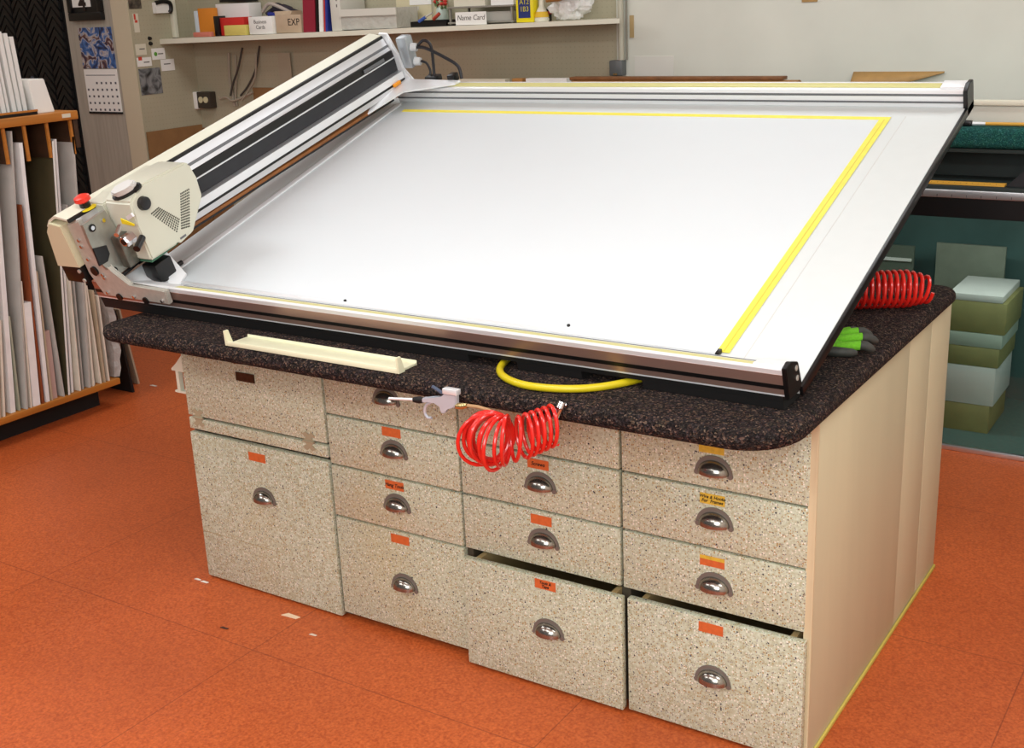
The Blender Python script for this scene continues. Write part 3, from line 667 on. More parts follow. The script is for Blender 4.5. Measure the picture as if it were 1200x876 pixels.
# red coiled hose in front of drawers, with fitting and gun lead
def helix(axis, rad, turns, nper=22, tilt=None, ry=1.0):
    """a coil whose axis follows the points axis; rad is a function of 0..1"""
    A = bez(axis, 40); pts = []; N = int(turns * nper); acc = [0]
    for i in range(1, len(A)): acc.append(acc[-1] + (A[i] - A[i - 1]).length)
    def pos(f):
        L = f * acc[-1]
        for i in range(1, len(A)):
            if acc[i] >= L: return A[i - 1].lerp(A[i], (L - acc[i - 1]) / max(1e-9, acc[i] - acc[i - 1])), (A[min(i + 1, len(A) - 1)] - A[max(i - 2, 0)]).normalized()
        return A[-1], (A[-1] - A[-2]).normalized()
    for k in range(N + 1):
        f = k / N; p, t = pos(f); up = Vector((0, 0, 1)); u = t.cross(up).normalized(); w = u.cross(t).normalized()
        a = 2 * PI * k / nper; r = rad(f)
        pts.append(p + u * math.cos(a) * r * ry + w * math.sin(a) * r)
    return pts
rc = empty('coiled_air_hose', (-.62, -.31, .70), 'bright red coiled air hose hanging from carpet edge in front of drawers', 'hose')
def rcp(mb, name, m, parent=None):
    o = mb.build(name, m, parent or rc)
    o.matrix_parent_inverse = Matrix.Translation((.62, .31, -.70)) if parent is None else Matrix()
    return o
GY = -.285
g = lambda u, v, y=GY: at(u, v, 1, y)
ER = Vector((.84, .543, 0)).normalized(); EC = Vector((.543, -.84, 0)).normalized(); UZ = Vector((0, 0, 1))
PV = g(598, 508, -.275); H = []
NT = 12.5; NP = 24
for k in range(int(NT * NP) + 1):
    tau = k / NP; f = tau / NT
    al = math.radians(6 + 80 * f ** 1.9); r = .049 + .0045 * math.sin(tau * 2.1) + .003 * math.sin(tau * 5.3)
    rad_ = -ER * math.cos(al) + EC * math.sin(al)
    ph = 2 * PI * tau
    H.append(PV + rad_ * r * (1 + math.cos(ph)) + UZ * (math.sin(ph) * r * 1.08 - .004 * (1 - f)) + ER * .010 * math.sin(tau * 1.3) * (1 - f))
r2_ = .044; N2 = 6.3; EA = (EC * .93 + ER * .36).normalized(); R2 = lambda f: r2_ * (1 - .1 * f)
for k in range(1, int(N2 * NP) + 1):
    tau = k / NP; f = tau / N2; ph = PI + 2 * PI * tau
    w0 = min(1, tau); ea = (EC * (1 - w0) + EA * w0).normalized()
    c_ = PV + ea * r2_ * .9 + ER * (.082 * f) + EC * (.03 * f) + UZ * (.042 * f)
    H.append(c_ + ea * math.cos(ph) * R2(f) * .9 + UZ * math.sin(ph) * R2(f) * 1.08)
rcp(MB().tube(H, .0043, 9), 'hose_coil', REDH)
e0, e1 = H[-1], g(655, 482, -.27)
rcp(MB().tube(bez([e0, g(641, 500, -.28), g(650, 489, -.275), e1], 8), .0042, 9), 'hose_lead', mat('tan_sleeve', '#b08a62', .4))
rcp(MB().tube([g(650, 490, -.275), g(656, 478, -.268)], .0075, 12).tube([g(656, 478, -.268), g(659, 471, -.262)], .0095, 12).tube([g(656, 474, -.265), g(664, 474, -.26)], .004, 8), 'hose_fitting', CHROME)
rcp(MB().tube(bez([H[0], g(577, 487, -.29), g(565, 478, -.285), g(548, 475)], 8), .004, 9), 'gun_lead', mat('tan_sleeve', '#b08a62', .4))
# blow gun
gun = empty('air_blow_gun', g(515, 475), 'silver air blow gun with its long nozzle resting on a drawer cup pull', 'air gun')
gl = g(515, 475)
def gp(mb, name, m, parent=None):
    o = mb.build(name, m, parent or gun)
    if parent is None: o.matrix_parent_inverse = Matrix.Translation(-gl)
    return o
def zg(x, y, d=0.): return g(420 + x / 3.75, 420 + y / 3.75) + Vector((0, d, 0))
GUNM = mat('cast_alloy', '#c6cbd4', .3, .35)
gp(MB().prism([zg(285, 170, -.007), zg(370, 168, -.007), zg(385, 150, -.007), zg(436, 158, -.007), zg(436, 200, -.007), zg(424, 216, -.007), zg(398, 214, -.007), zg(386, 238, -.007), zg(368, 236, -.007), zg(366, 205, -.007), zg(340, 188, -.007), zg(285, 190, -.007)], (0, .014, 0), .002), 'gun_body', GUNM)
gp(MB().tube([zg(135, 175), zg(250, 180)], .0032, 10), 'nozzle_tube', ALUW)
gp(MB().tube([zg(244, 180), zg(268, 181), zg(288, 181)], [.006, .0085, .006], 12), 'nozzle_collar', BLACKM)
gp(MB().tube(bez([zg(322, 190), zg(298, 205), zg(292, 235), zg(305, 258), zg(322, 260)], 8), .0035, 8), 'hanging_hook', GUNM)
gp(MB().tube([zg(325, 122, .0), zg(365, 148), zg(395, 158)], [.004, .004, .003], 8), 'trigger_lever', mat('blue_grey_plastic', '#4a5468', .4))
gp(MB().box(zg(378, 150, -.009), zg(440, 138, .009) + Vector((0, 0, .001)), .002), 'valve_cap', mat('cast_alloy_light', '#eceef0', .3, .4))
gp(MB().tube([zg(432, 208), zg(455, 210), zg(480, 206)], [.007, .0075, .006], 12), 'brass_fitting', BRASS)
# second coil on the worktop, far right
r2 = empty('coiled_air_hose', (-.12, .74, ZK), 'red coiled air hose lying on the carpet at the far right corner', 'hose')
H2b = helix([(-.42, .60, ZK + .052), (-.22, .69, ZK + .052), (-.045, .80, ZK + .05), (0.0, .83, ZK + .044)], lambda f: .046 if f < .88 else .046 - .12 * (f - .88), 30)
o = MB().tube(H2b, .0048, 9).build('hose_coil', REDH, r2); o.matrix_parent_inverse = Matrix.Translation((.12, -.74, -ZK))
o = MB().tube(bez([H2b[0], (-.5, .60, ZK + .02), (-.62, .62, ZK + .008)], 8), .0048, 9).build('hose_lead', REDH, r2); o.matrix_parent_inverse = Matrix.Translation((.12, -.74, -ZK))
# work glove
GLV = mat('lime_knit', '#7ad02a', .8, bump=.6, bscale=500, noise=.12, nscale=200); GLD = mat('dark_rubber', '#33342f', .6, noise=.2, nscale=80)
gl_ = empty('work_glove', (-.108, .352, ZK), 'lime green work glove with dark dipped fingertips lying on the brown carpet', 'glove')
mb = MB(); tips = MB(); pal = MB()
dirv = Vector((.86, .51, 0)).normalized(); side = Vector((-dirv.y, dirv.x, 0))
base = Vector((0, 0, .018))
mb.tube([base - dirv * .11, base - dirv * .06, base - dirv * .01, base + dirv * .03], [.026, .030, .036, .030], 16)
for v_ in mb.bm.verts: v_.co = v_.co + side * (v_.co - base).dot(side) * .45; 
for v_ in mb.bm.verts: v_.co.z = max(.001, .016 + (v_.co.z - .018) * .42)
for i, (off, L, lift, ang) in enumerate(((-.036, .082, .004, -.20), (-.012, .096, .014, -.04), (.012, .092, .018, .08), (.036, .076, .012, .2))):
    d_ = (dirv * math.cos(ang) + side * math.sin(ang)); p0 = base + side * off + dirv * .015 + Vector((0, 0, lift - .008))
    pts = [p0, p0 + d_ * L * .66 + Vector((0, 0, .006)), p0 + d_ * L * .70 + Vector((0, 0, .006))]
    mb.tube(pts, [.0115, .0108, .0105], 12)
    tips.tube([pts[1], p0 + d_ * L * .8 + Vector((0, 0, .005)), p0 + d_ * L * .95 + Vector((0, 0, -.002)), p0 + d_ * L * 1.04 + Vector((0, 0, -.006))], [.0118, .0116, .0098, .005], 12)
p0 = base - dirv * .03 - side * .045
tips.tube([p0 + Vector((0, 0, -.006)), p0 + dirv * .04 - side * .022 + Vector((0, 0, -.006)), p0 + dirv * .075 - side * .026 + Vector((0, 0, -.008)), p0 + dirv * .085 - side * .026 + Vector((0, 0, -.009))], [.013, .012, .010, .005], 12)
pal.tube([base - dirv * .06 + Vector((0, 0, -.01)), base + dirv * .03 - side * .01 + Vector((0, 0, -.010)), base + dirv * .05 - side * .012 + Vector((0, 0, -.010))], [.02, .03, .018], 14)
for m_ in (pal,):
    for v_ in m_.bm.verts: v_.co.z = max(.0005, .008 + (v_.co.z - .008) * .3); v_.co = v_.co + side * (v_.co - base).dot(side) * .5
for m_ in (mb, tips):
    for v_ in m_.bm.verts: v_.co.z = max(.0005, v_.co.z)
mb.build('glove_back', GLV, gl_); tips.build('dipped_fingers', GLD, gl_); pal.build('dipped_palm', GLD, gl_)

# ================================================================== MAT RACK ON THE LEFT
XF = -3.563; RY0, RY1 = -.35, 1.0; XBK = -4.35
rk = empty('mat_rack', ((XF + XBK) / 2, .33, 0), 'honey-coloured wooden rack holding upright mat boards at the left', 'rack')
def rp_(mb, name, m):
    o = mb.build(name, m, rk); o.matrix_parent_inverse = Matrix.Translation((-(XF + XBK) / 2, -.33, 0)); return o
rp_(MB().box((XBK, RY0, 1.278), (XF + .012, RY1, 1.313), .003), 'rack_top', WOOD)
rp_(MB().box((XBK, RY0, .102), (XF + .004, RY1 + .02, .13), .003), 'rack_shelf', WOOD)
rp_(MB().box((XBK + .05, RY0, 0), (XF - .10, RY1 - .03, .102)), 'rack_plinth', DARK)
rp_(MB().box((XBK, RY0, .13), (XBK + .012, RY1, 1.278)), 'rack_back', WOOD_SHADED)
for yy in [at(u, 150, 0, XF).y for u in (4, 29, 56, 84)]:
    dv = rp_(MB().box((XBK + .012, yy - .006, 1.135), (XF - .012, yy + .006, 1.278)), 'rack_divider', WOOD_SHADED)
    MB().box((XF - .012, yy - .006, 1.135), (XF - .002, yy + .006, 1.278)).build('divider_edge', WOOD, dv)  # front edge keeps the lit wood colour; the divider behind is painted shaded
rp_(MB().box((XBK + .012, RY1 - .02, .13), (XBK + .12, RY1, 1.278)).box((XBK + .012, RY1 - .02, 1.16), (XF, RY1, 1.278)), 'rack_end', WOOD_SHADED)
rp_(MB().box((XF + .012, at(70, 133, 0, XF).y, 1.289), (XF + .0135, at(80, 133, 0, XF).y, 1.305)), 'price_sticker', PAPERC)
# upright boards: (top u,v) (bottom u) thickness, colour, look
shade = {'white': '#f2f1ef', 'cream': '#e6dccb', 'grey': '#b9b5ae', 'rust': '#8f4a26', 'red': '#7d2620', 'olive': '#4a4228', 'pink': '#c3a59c', 'beige': '#bda98e', 'sage': '#a9ad98', 'dark': '#3a3430'}
SH = [
 (-8, 250, 3, .010, 'beige'), (2, 375, 8, .008, 'cream'), (-3, 168, 22, .022, 'white'), (10, 372, 28, .007, 'sage'), (14, 152, 34, .007, 'grey'), (23, 330, 39, .006, 'cream'),
 (31, 355, 49, .034, 'white'), (24, 240, 53, .006, 'rust'), (35, 300, 56, .005, 'red'), (27, 167, 60, .016, 'white'), (44, 318, 64, .006, 'beige'), (57, 388, 71, .030, 'pink'),
 (50, 300, 77, .006, 'grey'), (63, 165, 83, .009, 'olive'), (69, 163, 90, .011, 'white'), (70, 300, 96, .006, 'cream'), (81, 240, 101, .006, 'grey'), (87, 160, 108, .010, 'grey'),
 (90, 330, 112, .008, 'cream'), (108, 402, 115, .006, 'white'), (101, 335, 121, .007, 'cream'), (110, 340, 125, .006, 'beige'), (116, 346, 130, .007, 'cream')]
rows_ = []
for (ut, vt, ub, th, c) in SH:
    vb = 495 - .336 * ub
    pb = at(ub, vb, 0, XF); pt = at(ut, vt, 0, XF)
    yb = pb.y; zt2 = min(pt.z, 1.262); lean = (pt.y - pb.y) / max(.1, pt.z - .13)
    rows_.append([yb, zt2, lean, th, c])
# keep neighbours clear of one another
rows_.sort(key=lambda r: r[0])
for i in range(1, len(rows_)):
    a, b_ = rows_[i - 1], rows_[i]
    if b_[0] - b_[3] < a[0]: b_[0] = a[0] + b_[3] + .0012
    for a in rows_[:i]:
        h = min(a[1], b_[1]) - .131
        minl = (a[0] + .001 + a[2] * h - (b_[0] - b_[3])) / h
        if b_[2] < minl: b_[2] = minl
ordn = ['first', 'second', 'third', 'fourth', 'fifth', 'sixth', 'seventh', 'eighth', 'ninth', 'tenth', 'eleventh', 'twelfth']
cnt = {}
for i, (yb, zt2, lean, th, c) in enumerate(rows_):
    cnt.setdefault(c, []).append(i)
for i, (yb, zt2, lean, th, c) in enumerate(rows_):
    k = cnt[c].index(i); n_ = len(cnt[c])
    xf = XF - random.choice((.0, .004, .01, .002, .016)); xb = XBK + .22 + random.random() * .1
    z0 = .1305; dy = lean * (zt2 - z0)
    c0 = Vector(((xf + xb) / 2, yb, z0))
    P = [Vector((xb, yb - th, z0)), Vector((xf, yb - th, z0)), Vector((xf, yb, z0)), Vector((xb, yb, z0)), Vector((xb, yb - th + dy, zt2)), Vector((xf, yb - th + dy, zt2)), Vector((xf, yb + dy, zt2)), Vector((xb, yb + dy, zt2))]
    o = MB().hexa([p - c0 for p in P]).build('mat_board', mat('board_' + c, shade[c], .7, noise=.06, nscale=15), None, smooth=False, loc=c0)
    hgt = 'tall' if zt2 > 1.0 else ('short' if zt2 < .7 else 'mid-height')
    if n_ == 1: lab = '%s %s mat board standing upright in the wooden rack' % (hgt, c)
    else: lab = '%s %s mat board upright in the wooden rack, %s %s one from the far end' % (hgt, c, ordn[n_ - 1 - k], c)
    tag(o, lab, 'mat board', 'mat boards in the wooden rack')
    if c == 'olive':
        e_ = .0012
        Q = [Vector((xf - .0, yb - th, z0)), Vector((xf + e_, yb - th, z0)), Vector((xf + e_, yb, z0)), Vector((xf, yb, z0)), Vector((xf, yb - th + dy, zt2)), Vector((xf + e_, yb - th + dy, zt2)), Vector((xf + e_, yb + dy, zt2)), Vector((xf, yb + dy, zt2))]
        MB().hexa([p - c0 for p in Q]).build('white_core_edge', PAPER, o, smooth=False)
# plastic-wrapped bundle at the end of the rack, boards leaning on the floor
yb = rows_[-1][0] + .022
mb = MB(); bm = mb.bm
NU, NV = 8, 12; random.seed(11); gr = []
for i in range(NV + 1):
    f = i / NV; z = .135 + f * .46; row = []
    bulge = .035 + .035 * math.exp(-((f - .35) / .22) ** 2)
    for k in range(NU):
        a = 2 * PI * k / NU
        row.append(bm.verts.new((XF - .06 + .06 * math.cos(a) + random.uniform(-.006, .006), yb + .030 + bulge * .5 * math.sin(a) + .03 * f + random.uniform(-.005, .005) + (bulge - .035) * .5, z)))
    gr.append(row)
for i in range(NV):
    for k in range(NU): bm.faces.new((gr[i][k], gr[i][(k + 1) % NU], gr[i + 1][(k + 1) % NU], gr[i + 1][k]))
bm.faces.new(gr[0][::-1]); bm.faces.new(gr[-1])
o = mb.build('wrapped_bundle', m_plastic_film('crumpled_film', '#b9b1ab', .75)); tag(o, 'crumpled clear plastic wrapped bundle at the far end of the wooden rack', 'plastic bag')
def leaner(name, ub, vb, ut, vt, th, m, lab, x0=0.):
    pb = at(ub, vb, 2, .0); X_ = pb.x; pt = at(ut, vt, 0, X_); dy = pt.y - pb.y; zt2 = pt.z
    c0 = Vector((X_ - .2, pb.y, 0))
    P = [(-.2, -th, 0), (.2, -th, 0), (.2, 0, 0), (-.2, 0, 0), (-.2, dy - th, zt2), (.2, dy - th, zt2), (.2, dy, zt2), (-.2, dy, zt2)]
    return tag(MB().hexa([Vector(p) for p in P]).build(name, m, None, smooth=False, loc=c0), lab, 'board')
leaner('leaning_board', 158, 459, 136, 364, .012, BLACKM, 'thin black board on the floor leaning against the end of the wooden rack')
leaner('leaning_board', 164, 449, 141, 362, .010, mat('board_tan', '#b9a78f', .7), 'pale tan board on the floor leaning behind the thin black board')
# white boards and a white box on top of the rack
zr = 1.3135
bd = MB().box((-.30, -.26, 0), (.0, .20, .012), .001).build('board_tray', BLACKM, None, loc=(XF - .02, at(20, 140, 0, XF - .02).y - .10, zr)); tag(bd, 'thin black tray with wooden lip on the rack top under white boards', 'tray')
MB().box((-.002, -.26, .012), (.004, .20, .02)).build('wooden_lip', WOOD, bd)
for i, (u0, vt, th) in enumerate([(-6, 22, .020), (2, 24, .018), (8, 28, .020), (13, 32, .012), (18, 36, .018), (23, 38, .018), (28, 42, .018)]):
    X_ = XF - .03 - .006 * i
    pb = at(u0 + 11, 128, 0, X_); pt = at(u0, vt, 0, X_); zz = zr + .0125
    dy = (pt.y - pb.y); h_ = pt.z - zz
    y0_ = .625 + i * .0292
    dy = -.012
    P = [(-.26, 0, 0), (0, 0, 0), (0, th, 0), (-.26, th, 0), (-.26, dy, h_), (0, dy, h_), (0, dy + th, h_), (-.26, dy + th, h_)]
    o = MB().hexa([Vector(p) for p in P]).build('foam_board', mat('foam_white', '#e6e6e2', .7), None, smooth=False, loc=(X_, y0_, zz))
    tag(o, '%s white foam board standing on the rack top, %s from the far end' % ('tall', ordn[6 - i]), 'foam board', 'white foam boards on the rack top')
pb = at(38, 126, 0, XF - .05); pe = at(64, 126, 0, XF - .05)
hb_ = at(50, 92, 0, XF - .05).z - zr
o = MB().prism([(0, 0, 0), (0, pe.y - pb.y - .012, 0), (0, (pe.y - pb.y) * .72 - .012, hb_), (0, -.012, hb_)], (-.2, 0, 0), .003).build('white_box', PAPER, None, loc=(XF - .05, pb.y + .012, zr)); tag(o, 'small white carton on the rack top beside the white foam boards', 'box')

# ================================================================== PARTITION: corner samples, calendar, framed number
xe = at(90, 110, 1, YP).x
chev0 = None
def chevron_mesh(w_, h_, band):
    return MB().prism([(-w_, 0, -h_), (-w_, 0, -h_ - band), (0, 0, -band), (w_, 0, -h_ - band), (w_, 0, -h_), (0, 0, 0)], (0, -.02, 0), .004)
struct(MB().box((XL, YP - .004, 0), (xe - .0, YP, ZC)).build('wall_display', BLACKM))
cw, ch_ = .074, .088
NCH = 0
for c in range(6):
    cxp = xe - .085 - c * .15
    for r in range(20):
        z = 1.86 - r * .056 + (.02 if c % 2 else 0)
        if z < .78: continue
        if chev0 is None: o = chevron_mesh(cw, ch_, .046).build('corner_sample', CHEV, None); chev0 = o
        else: o = chev0.copy(); col.objects.link(o)
        o.location = (cxp, YP - .0042, z); NCH += 1
        tag(o, 'black L-shaped frame corner sample in the zigzag rows on the dark wall', 'frame sample', 'black corner samples on the dark wall')
pc = at(44, 88, 1, YP)
o = chevron_mesh(.075, .10, .012).build('corner_sample', CHEVG, None, loc=(pc.x, YP - .03, pc.z)); tag(o, 'thin graphite corner sample standing out among the black samples, above the white carton', 'frame sample')
# framed number
def onp(u, v, off=.0): return at(u, v, 1, YP - off)
f0, f1 = onp(86, 26), onp(123, 22)
fz0 = (f0.z + f1.z) / 2; fx0, fx1 = f0.x + .0, onp(122, 10).x
fz1 = fz0 + .44
fm = empty('framed_number', ((fx0 + fx1) / 2, YP, fz0), 'black framed white sheet with the number 4 above the calendar', 'picture frame')
wdt = (fx1 - fx0) / 2
MB().box((-wdt, -.03, 0), (wdt, 0, .045), .004).box((-wdt, -.03, .395), (wdt, 0, .44), .004).box((-wdt, -.03, .045), (-wdt + .03, 0, .395), .004).box((wdt - .03, -.03, .045), (wdt, 0, .395), .004).build('frame', BLACK, fm)
MB().box((-wdt + .03, -.012, .045), (wdt - .03, 0, .395)).build('black_mount', CHEV, fm)
nx = (onp(88, 10).x + onp(109, 10).x) / 2 - (fx0 + fx1) / 2; nw = (onp(109, 10).x - onp(88, 10).x) / 2
sh_ = MB().box((nx - nw, -.016, .075), (nx + nw, -.012, .35)).build('number_sheet', PAPER, fm)
text('numeral', '4', .13, INK, sh_, wy(nx + .01, -.0165, onp(98, 4).z - fz0 + .0), 0, .004)
# calendar
a0, a1 = onp(90, 33), onp(129, 32); b0, b1 = onp(97, 81), onp(136, 80); c1_ = onp(139, 133)
cxm = (a0.x + a1.x + b0.x + b1.x) / 4 + .01; cwd = .5 * (a1.x - a0.x) * .98
ztop, zmid, zbot = onp(112, 32).z, onp(115, 81).z, onp(118, 133).z
cal = empty('wall_calendar', (cxm, YP, zbot), 'wall calendar with blue picture above a white month page on grey panel', 'calendar')
PIC = m_picture('mottled_picture', ['#141a2c', '#2b3a66', '#3d6aa8', '#b9b0ac', '#5a2f2a', '#22304f'], 14)
pp = MB().box((-cwd, -.006, zmid - zbot + .004), (cwd, 0, ztop - zbot)).build('picture_page', PIC, cal)
gp_ = MB().hexa([(-cwd, -.006, 0.01), (-cwd, 0, 0.01), (cwd, 0, 0.01), (cwd, -.006, 0.01), (-cwd, -.006, zmid - zbot), (-cwd, 0, zmid - zbot), (cwd, 0, zmid - zbot), (cwd, -.006, zmid - zbot)]).build('month_page', PAPER, cal)
mb = MB()
for r in range(5):
    for c in range(7):
        if r == 0 and c < 2: continue
        x = -cwd * .86 + c * cwd * .287; z = (zmid - zbot) * (.70 - .15 * r); mb.box((x - .006, -.0068, z - .008), (x + .008, -.006, z + .004))
mb.build('day_numbers', mat('grey_print', '#55565c', .7), gp_)
mb = MB().box((-cwd * .9, -.0068, (zmid - zbot) * .86), (cwd * .9, -.006, (zmid - zbot) * .875)); mb.build('heading_rule', mat('grey_print', '#55565c', .7), gp_)
MB().box((-cwd - .004, -.008, 0), (cwd + .004, 0, .012), .001).build('bottom_bar', BLACKM, cal)

# ================================================================== SIDE WALL NOTES
def note(name, u0, v0, u1, v1, m, lab, cat, th=.003, rot=0, parts=None):
    a, b_ = at(u0, v0, 0, XS + .001), at(u1, v1, 0, XS + .001)
    y0, y1 = sorted((a.y, b_.y)); z0, z1 = sorted((a.z, b_.z))
    c0 = Vector((XS, (y0 + y1) / 2, z0)); w2 = (y1 - y0) / 2; h2 = z1 - z0
    o = MB().box((0.0005, -w2, 0), (th, w2, h2)).build(name, m, None, loc=c0)
    tag(o, lab, cat); return o, w2, h2
def inkline(o, y0, y1, z, m, th=.0036, h=.006, name='print_line'): return MB().box((.003, y0, z), (th, y1, z + h)).build(name, m, o)
INKG = mat('faded_print', '#6a6660', .7); REDI = mat('red_print', '#c8402e', .6)
o, w2, h2 = note('photo_print', 150, 0, 166, 10, m_picture('dark_photo', ['#2a2622', '#4c453c', '#7a6f60'], 20), 'small dark photo pinned at the top of the pegboard side wall', 'photo')
o, w2, h2 = note('red_mark_note', 155, 16, 164, 38, PAPERC, 'cream note with a red emblem on the pegboard side wall', 'note')
mb = MB(); mb.box((.003, -w2 * .7, h2 * .68), (.0036, w2 * .0, h2 * .98)).box((.003, -w2 * .5, h2 * .52), (.0036, w2 * .5, h2 * .66)); mb.build('red_emblem', REDI, o)
o, w2, h2 = note('paper_note', 158, 52, 172, 64, PAPERC, 'small cream card pinned above the red-cornered note', 'note'); inkline(o, -w2 * .3, w2 * .7, h2 * .5, INKG)
o, w2, h2 = note('paper_note', 160, 68, 178, 77, PAPER, 'cream card with a red corner pinned below the small cream card', 'note'); inkline(o, -w2 * .8, -w2 * .3, h2 * .7, REDI, .0036, .02)
inkline(o, -w2 * .1, w2 * .7, h2 * .4, INKG)
o, w2, h2 = note('photo_print', 162, 81, 191, 109, m_picture('grey_photo', ['#232324', '#5a5b5c', '#8c8d8d', '#3a3a3b'], 12), 'grey photograph pinned on the pegboard below the paper notes', 'photo')
o, w2, h2 = note('green_dot_card', 177, 57, 194, 69, PAPER, 'white card with a green dot below the shelf end', 'card')
MB().tube([(.003, -w2 * .45, h2 * .5), (.0036, -w2 * .45, h2 * .5)], .012, 12).build('green_dot', mat('green_print', '#5a9a34', .6), o); inkline(o, -w2 * .1, w2 * .7, h2 * .45, INKG)
o, w2, h2 = note('paper_note', 188, 70, 205, 82, PAPER, 'plain white card above and right of the grey photograph', 'card'); inkline(o, -w2 * .6, w2 * .4, h2 * .55, INKG)
o, w2, h2 = note('tape_dispenser', 178, 3, 196, 15, PAPER, 'white rounded holder with black rim hung on the pegboard above the shelf end', 'holder', .03)
me = o.data
MB().tube(bez([(.033, -w2, h2 * .95), (.036, 0, h2 * 1.06), (.036, w2 * .9, h2 * .9), (.033, w2 * 1.05, h2 * .3), (.03, w2 * .8, h2 * .0)], 8), .012, 10).build('black_rim', BLACK, o)
for i, (u, v) in enumerate(((175, 45), (176, 51))):
    p = at(u, v, 0, XS); o = MB().tube([(0, 0, 0), (.012, 0, 0)], [.012, .009], 12).build('push_pin', BLACK, None, loc=p); tag(o, 'black push pin beside the shelf end, %s of two' % ('upper', 'lower')[i], 'push pin', 'black push pins')

# ================================================================== SHELF AND ITS CONTENTS
YS = 2.60
zl, zr_ = 1.543, 1.577; xl, xr = XS, -1.836
def shz(x): return zl + (x - xl) / (xr - xl) * (zr_ - zl)
sh = MB().hexa([(xl, YS, zl - .028), (xr, YS, zr_ - .02), (-1.99, YB, zr_ - .021), (xl, YB, zl - .028), (xl, YS, zl), (xr, YS, zr_), (-1.99, YB, shz(-1.99)), (xl, YB, zl)]).build('wall_shelf', SHELFC, None, smooth=False)
tag(sh, 'long cream wooden wall shelf on the pegboard back wall holding shop supplies', 'shelf')
YI = 2.70
def item(name, u0, v0, u1, m, lab, cat, depth=.12, y=YI, group=None, lean=0., bev=.003, zoff=.0):
    a = at(u0, v0, 1, y); b_ = at(u1, v0, 1, y); x0, x1 = a.x, b_.x; xm = (x0 + x1) / 2
    z0 = max(shz(x0), shz(x1)) + .0008 + zoff; h = a.z - z0
    mb = MB(); w2 = (x1 - x0) / 2
    if lean:
        P = [(-w2, 0, 0), (w2, 0, 0), (w2, depth, 0), (-w2, depth, 0), (-w2 + lean, 0, h), (w2 + lean, 0, h), (w2 + lean, depth, h), (-w2 + lean, depth, h)]
        mb.hexa([Vector(p) for p in P])
    else: mb.box((-w2, 0, 0), (w2, depth, h), bev)
    o = mb.build(name, m, None, loc=(xm, y, z0)); tag(o, lab, cat, group); return o, w2, h
M_ = lambda n, c, r=.6, **k: mat(n, c, r, **k)
# upright post against the wall behind the shelf end
py_ = at(205, 30, 0, XS + .02).y
o = box('shelf_post', (XS + .001, py_ - .014, zl + .004), (XS + .032, py_ + .014, 2.1), SHELFC, bev=.003); tag(o, 'thin cream upright post standing at the left end of the shelf', 'post')
item('orange_book', 231, 10, 250, M_('orange_cover', '#d98420'), 'orange spiral book leaning against white box on the shelf', 'book', .03, 2.70, lean=-.0)
item('pale_folder', 226.5, 13, 230.8, M_('pale_blue_card', '#c9d3da'), 'pale blue folder leaning against orange book on the shelf', 'folder', .14, 2.70)
item('black_stapler', 249.5, 19, 255, BLACK, 'small black upright tool between orange book and red box', 'tool', .06, 2.645)
item('red_box', 256, 21, 285, M_('red_card', '#c8261e'), 'bright red box lying in front of white box on shelf', 'box', .07, 2.66)
item('white_storage_box', 252, 5, 291, M_('white_card', '#e2dfdb'), 'tall white box behind the red box on shelf', 'box', .1, 2.735, zoff=0.)
o = item('black_case', 256, -6, 288, BLACK, 'black case on top of the tall white box', 'case', .09, 2.74, zoff=at(250, 5, 1, 2.735).z - shz(-4.5) + .003)[0]
o, w2, h = item('yellow_notepad', 262, 30, 287, M_('yellow_paper', '#d8c86a'), 'stack of yellow green paper pads in front of red box', 'notepad', .05, 2.605)
item('red_tape_roll', 226, 38, 246, M_('salmon_plastic', '#cf7a66'), 'salmon red strip lying at the shelf front left', 'strip', .03, 2.605, bev=.004)
o, w2, h = item('white_card_box', 290.5, 20, 318, PAPER, 'white card box with two handwritten lines on shelf', 'box', .1, 2.615)
text('handwriting', 'Business\nCards', .028, INKG, o, wy(0, -.0006, h * .55))
o, w2, h = item('cardboard_carton', 322, 18, 352, M_('kraft_carton', '#bda58a', noise=.08), 'open cardboard carton with dark lettering on the shelf', 'box', .11, 2.635)
text('lettering', 'EXP', .05, INK, o, wy(w2 * .42, -.0006, h * .58))
MB().hexa([Vector(p) for p in [(-w2, .001, h), (w2 * .2, .001, h), (w2 * .2, .10, h), (-w2, .10, h), (-w2 - .02, .02, h + .02), (w2 * .2, .02, h + .02), (w2 * .2, .09, h + .02), (-w2 - .02, .09, h + .02)]]).build('carton_flap', M_('kraft_carton', '#bda58a'), o)
p = at(320, 19, 1, 2.72); zz = shz(p.x) + .002
o = MB().tube(bez([(-.10, -.02, .10), (-.05, 0, .13), (0, .0, .12), (.06, .01, .10), (.12, 0, .085)], 6), [.012] * 6 + [.03] * 6 + [.034] * 6 + [.028] * 6 + [.012], 10).build('bag_body', M_('dark_cloth', '#2b2430', .7, noise=.3), None, loc=(p.x, 2.795, zz)); 
o.name = 'tool_pouch'; tag(o, 'dark cloth pouch with pale strap lying behind white card box', 'pouch')
MB().tube(bez([(-.12, -.03, .115), (-.06, -.035, .155), (.02, -.035, .135), (.10, -.03, .10)], 6), .010, 8).build('strap', M_('pale_strap', '#b7aaa0'), o)
MB().tube(bez([(-.06, -.04, .10), (-.02, -.045, .095), (.03, -.04, .09)], 6), .014, 8).build('blue_trim', M_('deep_blue', '#1c2a86'), o)
MB().box((-.13, -.03, 0), (.14, .05, .095)).build('pouch_base', M_('pouch_grey', '#b6ad9a'), o)
o = item('burgundy_binder', 351, -14, 365, M_('burgundy', '#8d1f34', .4), 'thick burgundy binder leaning right on the shelf', 'binder', .2, 2.63, lean=.018)[0]
item('black_binder', 366, -14, 369.2, BLACK, 'thin black binder between burgundy and white ones', 'binder', .2, 2.632, lean=.018)
